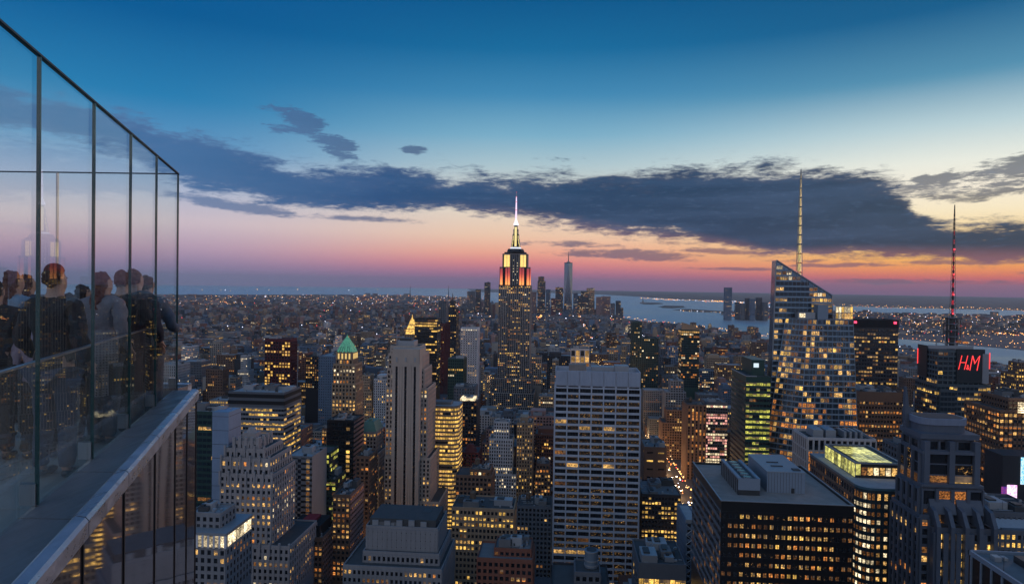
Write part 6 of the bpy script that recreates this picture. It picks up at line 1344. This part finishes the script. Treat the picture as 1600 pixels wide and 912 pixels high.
# ---- everything too small or too hidden to pick apart: one mass per kind
CW = [wall(tuple(round(v*k, 3) for v in C_[c])) for c in ('lime', 'grey', 'slate', 'brown', 'brick', 'tan', 'dark', 'rose', 'blue') for k in (.55, 1.1)]
far = MB(); lights = MB()
def quadlight(x, y, z, w, h, mk): lights.add([(x-w/2, y, z-h/2), (x+w/2, y, z-h/2), (x+w/2, y, z+h/2), (x-w/2, y, z+h/2)], [(0, 1, 2, 3)], WIN[mk])
SP = {k: emit(k+'_lamp', lin(c), s) for k, c, s in (('amber', (255, 180, 96), 5), ('sodium', (255, 140, 70), 4), ('white', (235, 235, 255), 5), ('red', (255, 70, 70), 3), ('soft', (255, 205, 150), 2.2))}
def spark(x, y, z, s, k): lights.add([(x-s/2, y, z-s/2), (x+s/2, y, z-s/2), (x+s/2, y, z+s/2), (x-s/2, y, z+s/2)], [(0, 1, 2, 3)], SP[k])
for i, L in enumerate(LOTS):
    if i in BIG: continue
    x0, x1, y0, y1, h = L[:5]; rnd = random.Random(i*7+1); m_ = rnd.choice(CW); y1 = max(y1, y0+12)
    far.box(x0, x1, y0, y1, 0, h, m_, bottom=False); far.box(x0+.4, x1-.4, y0+.4, y1-.4, h, h+.15, ROOF[rnd.choice(('dark', 'grey', 'grey', 'pale', 'tan'))])
    if rnd.random() < .6: a = x0+(x1-x0)*rnd.uniform(.1, .6); far.box(a, a+(x1-x0)*.3, y0+4, y0+4+(y1-y0)*.4, h, h+rnd.uniform(2.5, 6), rnd.choice(CW))
    if rnd.random() < .35 and h > 25: far.box(x0+3, x1-3, y0+3, y1-3, h, h+rnd.uniform(3, 10), m_)
    if not vis.get(i, 0): continue
    pxs = y0/FPX                                        # metres per photo pixel here
    nx, nz = max(1, int((x1-x0)/max(3.2, pxs*1.6))), max(1, int(h/max(3.8, pxs*1.6))); p = rnd.choice((.03, .06, .1, .2))*(.8 if y0 > 2500 else 1)
    w = max(1.6, pxs*.75)
    for a in range(nx):
        for b_ in range(nz):
            if rnd.random() < p: quadlight(x0+(a+.5)*(x1-x0)/nx, y0-.12, h-(b_+.5)*h/nz-.6, w, w, rnd.choice(('warm', 'warm', 'gold', 'dim', 'dim', 'orange', 'white')))
            elif y0 < 1500 and rnd.random() < .5: quadlight(x0+(a+.5)*(x1-x0)/nx, y0-.12, h-(b_+.5)*h/nz-.6, w*.8, w, 'dark')
    if rnd.random() < .1: spark(x0+(x1-x0)*rnd.random(), y0+5, h+3, max(1, pxs*.9), rnd.choice(('amber', 'white', 'soft', 'red')))
far.build('distant_city_blocks', stuff=True)
# boroughs beyond the rivers
def scatter(poly, n, hmin, hmax, smin, smax, dens=1, cl=None, tall=.03, lit=.7, up=0):
    m_ = MB(); xs = [p[0] for p in poly]; ys = [p[1] for p in poly]; c = 0; t = 0
    while c < n and t < n*30:
        t += 1; px = random.uniform(-20, 1620); py = 462+(random.random()**1.5)*up if up else random.uniform(458, 520)
        g = G(px, py, 0)
        if not inside(poly, g.x, g.y) or g.y < 2300 or g.y > 16000: continue
        if inside(poly, g.x, g.y) and cl and not cl(px, py): continue
        c += 1; s_ = random.uniform(smin, smax)*max(1, g.y/5000); h = random.uniform(hmin, hmax)*(random.uniform(1.6, 3) if random.random() < tall else 1)
        m_.box(g.x-s_/2, g.x+s_/2, g.y, g.y+s_*random.uniform(.5, 1.2), 0, h, random.choice(CW), bottom=False)
        for q in range(3):
            if random.random() < lit: pp = g.y/FPX; w = pp*random.uniform(.35, .85); spark(g.x+random.uniform(-.5, .5)*s_, g.y-.5, random.uniform(4, h), w, random.choice(('amber', 'amber', 'soft', 'soft', 'soft', 'sodium', 'white', 'red' if random.random() < .4 else 'soft')))
    return m_
bk = scatter(MANH, 5200, 8, 22, 20, 55, tall=.04, lit=.24, up=45, cl=lambda x, y: x < 760 or y > 500); bk.build('outer_borough_blocks', stuff=True)
nj = scatter(NJ, 2600, 8, 20, 18, 45, tall=.05, lit=.36, up=60); nj.build('far_bank_blocks', stuff=True)
# lamps strung along roads, docks and the far shore
def string(p0, p1, n, k, amp=1.0, s=.8, z=10):
    for i in range(n):
        t = (i+random.random())/n; px = p0[0]+(p1[0]-p0[0])*t; py = p0[1]+(p1[1]-p0[1])*t+random.uniform(-amp, amp); g = G(px, py, z); pp = g.y/FPX
        if g.y < 25000 and g.y > 0: spark(g.x, g.y, z, pp*s*random.uniform(.5, 1.2), random.choice(k))
A_, W_ = ('amber', 'amber', 'sodium', 'soft'), ('white', 'soft', 'amber')
for args in [((1000, 465.5), (1060, 468.5), 26, A_, .8, .8), ((1020, 467), (1195, 472.5), 70, W_, .9, .75), ((1100, 470), (1205, 474), 40, A_, 1, 1.0), ((1205, 474), (1600, 484), 120, A_, 2.0, .7), ((1300, 489), (1600, 500), 150, A_, 3, .8), ((1210, 496), (1600, 530), 130, A_, 9, .8), ((1400, 527), (1600, 543), 30, A_, 1, .8),
             ((1420, 505), (1530, 512), 60, ('amber', 'soft'), 1.5, 1.2), ((1545, 517), (1600, 522), 30, A_, 3, 1.0), ((1140, 492), (1205, 497), 26, A_, 1, .8), ((1060, 484.5), (1135, 488), 16, W_, .5, .7), ((968, 494), (1205, 524), 70, A_, 2, .8), ((1205, 526), (1600, 575), 60, A_, 3, .8),
             ((285, 470), (420, 474), 60, A_, 3, .8), ((330, 484), (400, 480), 40, A_, 1.5, .9), ((380, 488), (540, 486), 60, ('amber', 'soft'), 1.5, 1.0), ((440, 492), (480, 486), 40, A_, 4, 1.0), ((500, 466), (690, 470), 60, A_, 2.5, .6), ((590, 484), (645, 484), 40, W_, .6, .8), ((640, 475), (720, 476), 40, ('sodium', 'soft'), 1.5, .8),
             ((285, 463), (760, 464), 160, A_, 2.5, .55), ((285, 478), (620, 496), 170, A_, 12, .7), ((400, 462.5), (425, 463), 12, W_, .6, .8), ((830, 500), (1000, 520), 60, A_, 15, .7)]: string(*args)
for px, py in ((316, 452.5), (345, 453), (352, 453), (360, 454), (402, 452), (420, 453), (465, 452), (545, 453), (590, 452.5)): g = G(px, py, 8); spark(g.x, g.y, 8, g.y/FPX*.9, random.choice(W_))
for ax in AVE[5:18]:
    y = 1350
    while y < 5300:
        y += random.uniform(14, 34)
        if inside(MANH, ax, y): spark(ax+random.uniform(-9, 9), y, random.uniform(2, 10), y/FPX*random.uniform(.4, .9), random.choice(A_+('red', 'white')))


# ---- avenues: asphalt, kerbs, markings, traffic and lamps
for ax in (-183, 130):
    b = MB(); b.box(ax-11, ax+11, -100, 2600, .02, .04, ASPH); struct('avenue', b)
    for s_ in (-1, 1): b = MB(); b.box(ax+s_*11 if s_ > 0 else ax-15, ax+15 if s_ > 0 else ax-11, 60, 2600, .02, .15, ROOF['grey']); struct('pavement', b)
b = MB(); b.box(78, 162, 562, 1040, .17, .21, ASPH); struct('road_junction', b)
for i in range(150): spark(random.choice((79, 116, 150, 158, 162, 162))+random.uniform(-1, 1), 560+i*3.2, random.uniform(2, 7), random.uniform(.7, 1.6), random.choice(('amber', 'sodium', 'soft', 'white', 'amber', 'red')))
for i in range(60): spark(random.choice((-197, -169)), 560+i*9, random.uniform(2, 7), random.uniform(.8, 1.6), random.choice(('amber', 'sodium', 'soft')))
lights.build('distant_lights', stuff=True)
mk_ = MB(); pt = simple('road_paint', (.8, .8, .78), .7)
for ax in (-183, 130):
    for i in range(110):
        for lane in (-5.5, 0, 5.5): mk_.box(ax+lane-.1, ax+lane+.1, 380+i*9, 383+i*9, .041, .048, pt)
o = struct('lane_markings', mk_)
tail, headl, body = emit('tail_light', (1, .06, .03), 22), emit('head_light', (1, .82, .55), 50), [simple('car_paint', c, .3, .2) for c in ((.02, .02, .02), (.35, .25, .03), (.3, .3, .32), (.1, .02, .02))]
def car_mesh(pm):
    prof = [(-2.3, .3), (2.3, .3), (2.3, .8), (1.2, .95), (.6, 1.45), (-1.2, 1.45), (-1.9, .95), (-2.3, .9)]
    b = MB(); b.prism([(-.9, y, z) for y, z in prof], [(.9, y, z) for y, z in prof], pm); b.box(-.85, -.45, 2.3, 2.4, .5, .85, headl); b.box(.45, .85, 2.3, 2.4, .5, .85, headl); b.box(-.85, -.4, -2.4, -2.3, .6, .95, tail); b.box(.4, .85, -2.4, -2.3, .6, .95, tail)
    for sx in (-.8, .8):
        for sy in (-1.4, 1.4): b.prism([(sx-.12, sy+.33*math.cos(t), .33+.33*math.sin(t)) for t in (0, 1.05, 2.1, 3.14, 4.2, 5.2)], [(sx+.12, sy+.33*math.cos(t), .33+.33*math.sin(t)) for t in (0, 1.05, 2.1, 3.14, 4.2, 5.2)], DMETAL)
    return b.mesh('car')
CM = [car_mesh(b_) for b_ in body]; rc = random.Random(3)
for ax, nm, sgn in ((-183, 'left', 1), (130, 'right', -1)):
    for i in range(140):
        y = 480+i*4.3+rc.uniform(-2, 2); o = bpy.data.objects.new('car', rc.choice(CM)); COL.objects.link(o); o.location = (ax+rc.choice((-8, -2.7, 2.7, 8)) if sgn > 0 or y < 560 or rc.random() < .5 else ax-rc.choice((14, 24, 38, -14, -18, -22, -27, -14, -20)), y, .22)
        if sgn < 0: o.rotation_euler = (0, 0, math.pi)
        tag(o, 'small car with its lights on in traffic on the %s glowing avenue' % nm, 'car', 'cars in traffic on the %s glowing avenue' % nm)
# street lamps light the canyon walls
lampm = emit('street_lamp_glass', (1, .62, .25), 14); pole = MB(); pole.cyl(0, 0, 0, 9, .14, .09, DMETAL, 6); pole.bar((0, 0, 9), (1.6, 0, 9.3), .07, DMETAL); pole_me = pole.mesh('pole')
hd = MB(); hd.box(1.2, 2.3, -.3, .3, 9.15, 9.35, lampm); head_me = hd.mesh('lamp_head')
def lamp(x, y, side, e=22000):
    r_ = bpy.data.objects.new('street_lamp', None); COL.objects.link(r_); r_.location = (x, y, .15); r_.rotation_euler = (0, 0, 0 if side > 0 else math.pi)
    tag(r_, 'lit street lamp at the kerb of the %s glowing avenue' % ('left' if x < 0 else 'right'), 'street lamp', 'street lamps along the %s glowing avenue' % ('left' if x < 0 else 'right'))
    child('pole', pole_me, r_); child('lamp_head', head_me, r_)
    l = bpy.data.lights.new('lamp_light', 'POINT'); l.energy = e; l.color = (1, .56, .24); l.shadow_soft_size = 1.0; lo = bpy.data.objects.new('lamp_light', l); COL.objects.link(lo); lo.parent = r_; lo.location = (1.8, 0, 8.4)
for ax in (-183, 130):
    for i in range(14): y = 440+i*48; lamp(ax-12, y, 1); lamp(ax+12, y+24, -1)
# ------------------------------------------------------------------ evening haze over the city
m = bpy.data.materials.new('haze_air'); m.use_nodes = True; nt = m.node_tree; nt.nodes.clear()
v = nt.nodes.new('ShaderNodeVolumePrincipled'); v.inputs['Color'].default_value = (.86, .94, 1.0, 1); v.inputs['Density'].default_value = 2.8e-5; v.inputs['Anisotropy'].default_value = 0.1
o_ = nt.nodes.new('ShaderNodeOutputMaterial'); nt.links.new(v.outputs[0], o_.inputs['Volume'])
b = MB(); b.box(-34500, 34500, -34500, 34500, -4, 545, m); hz = b.build('haze', stuff=True)
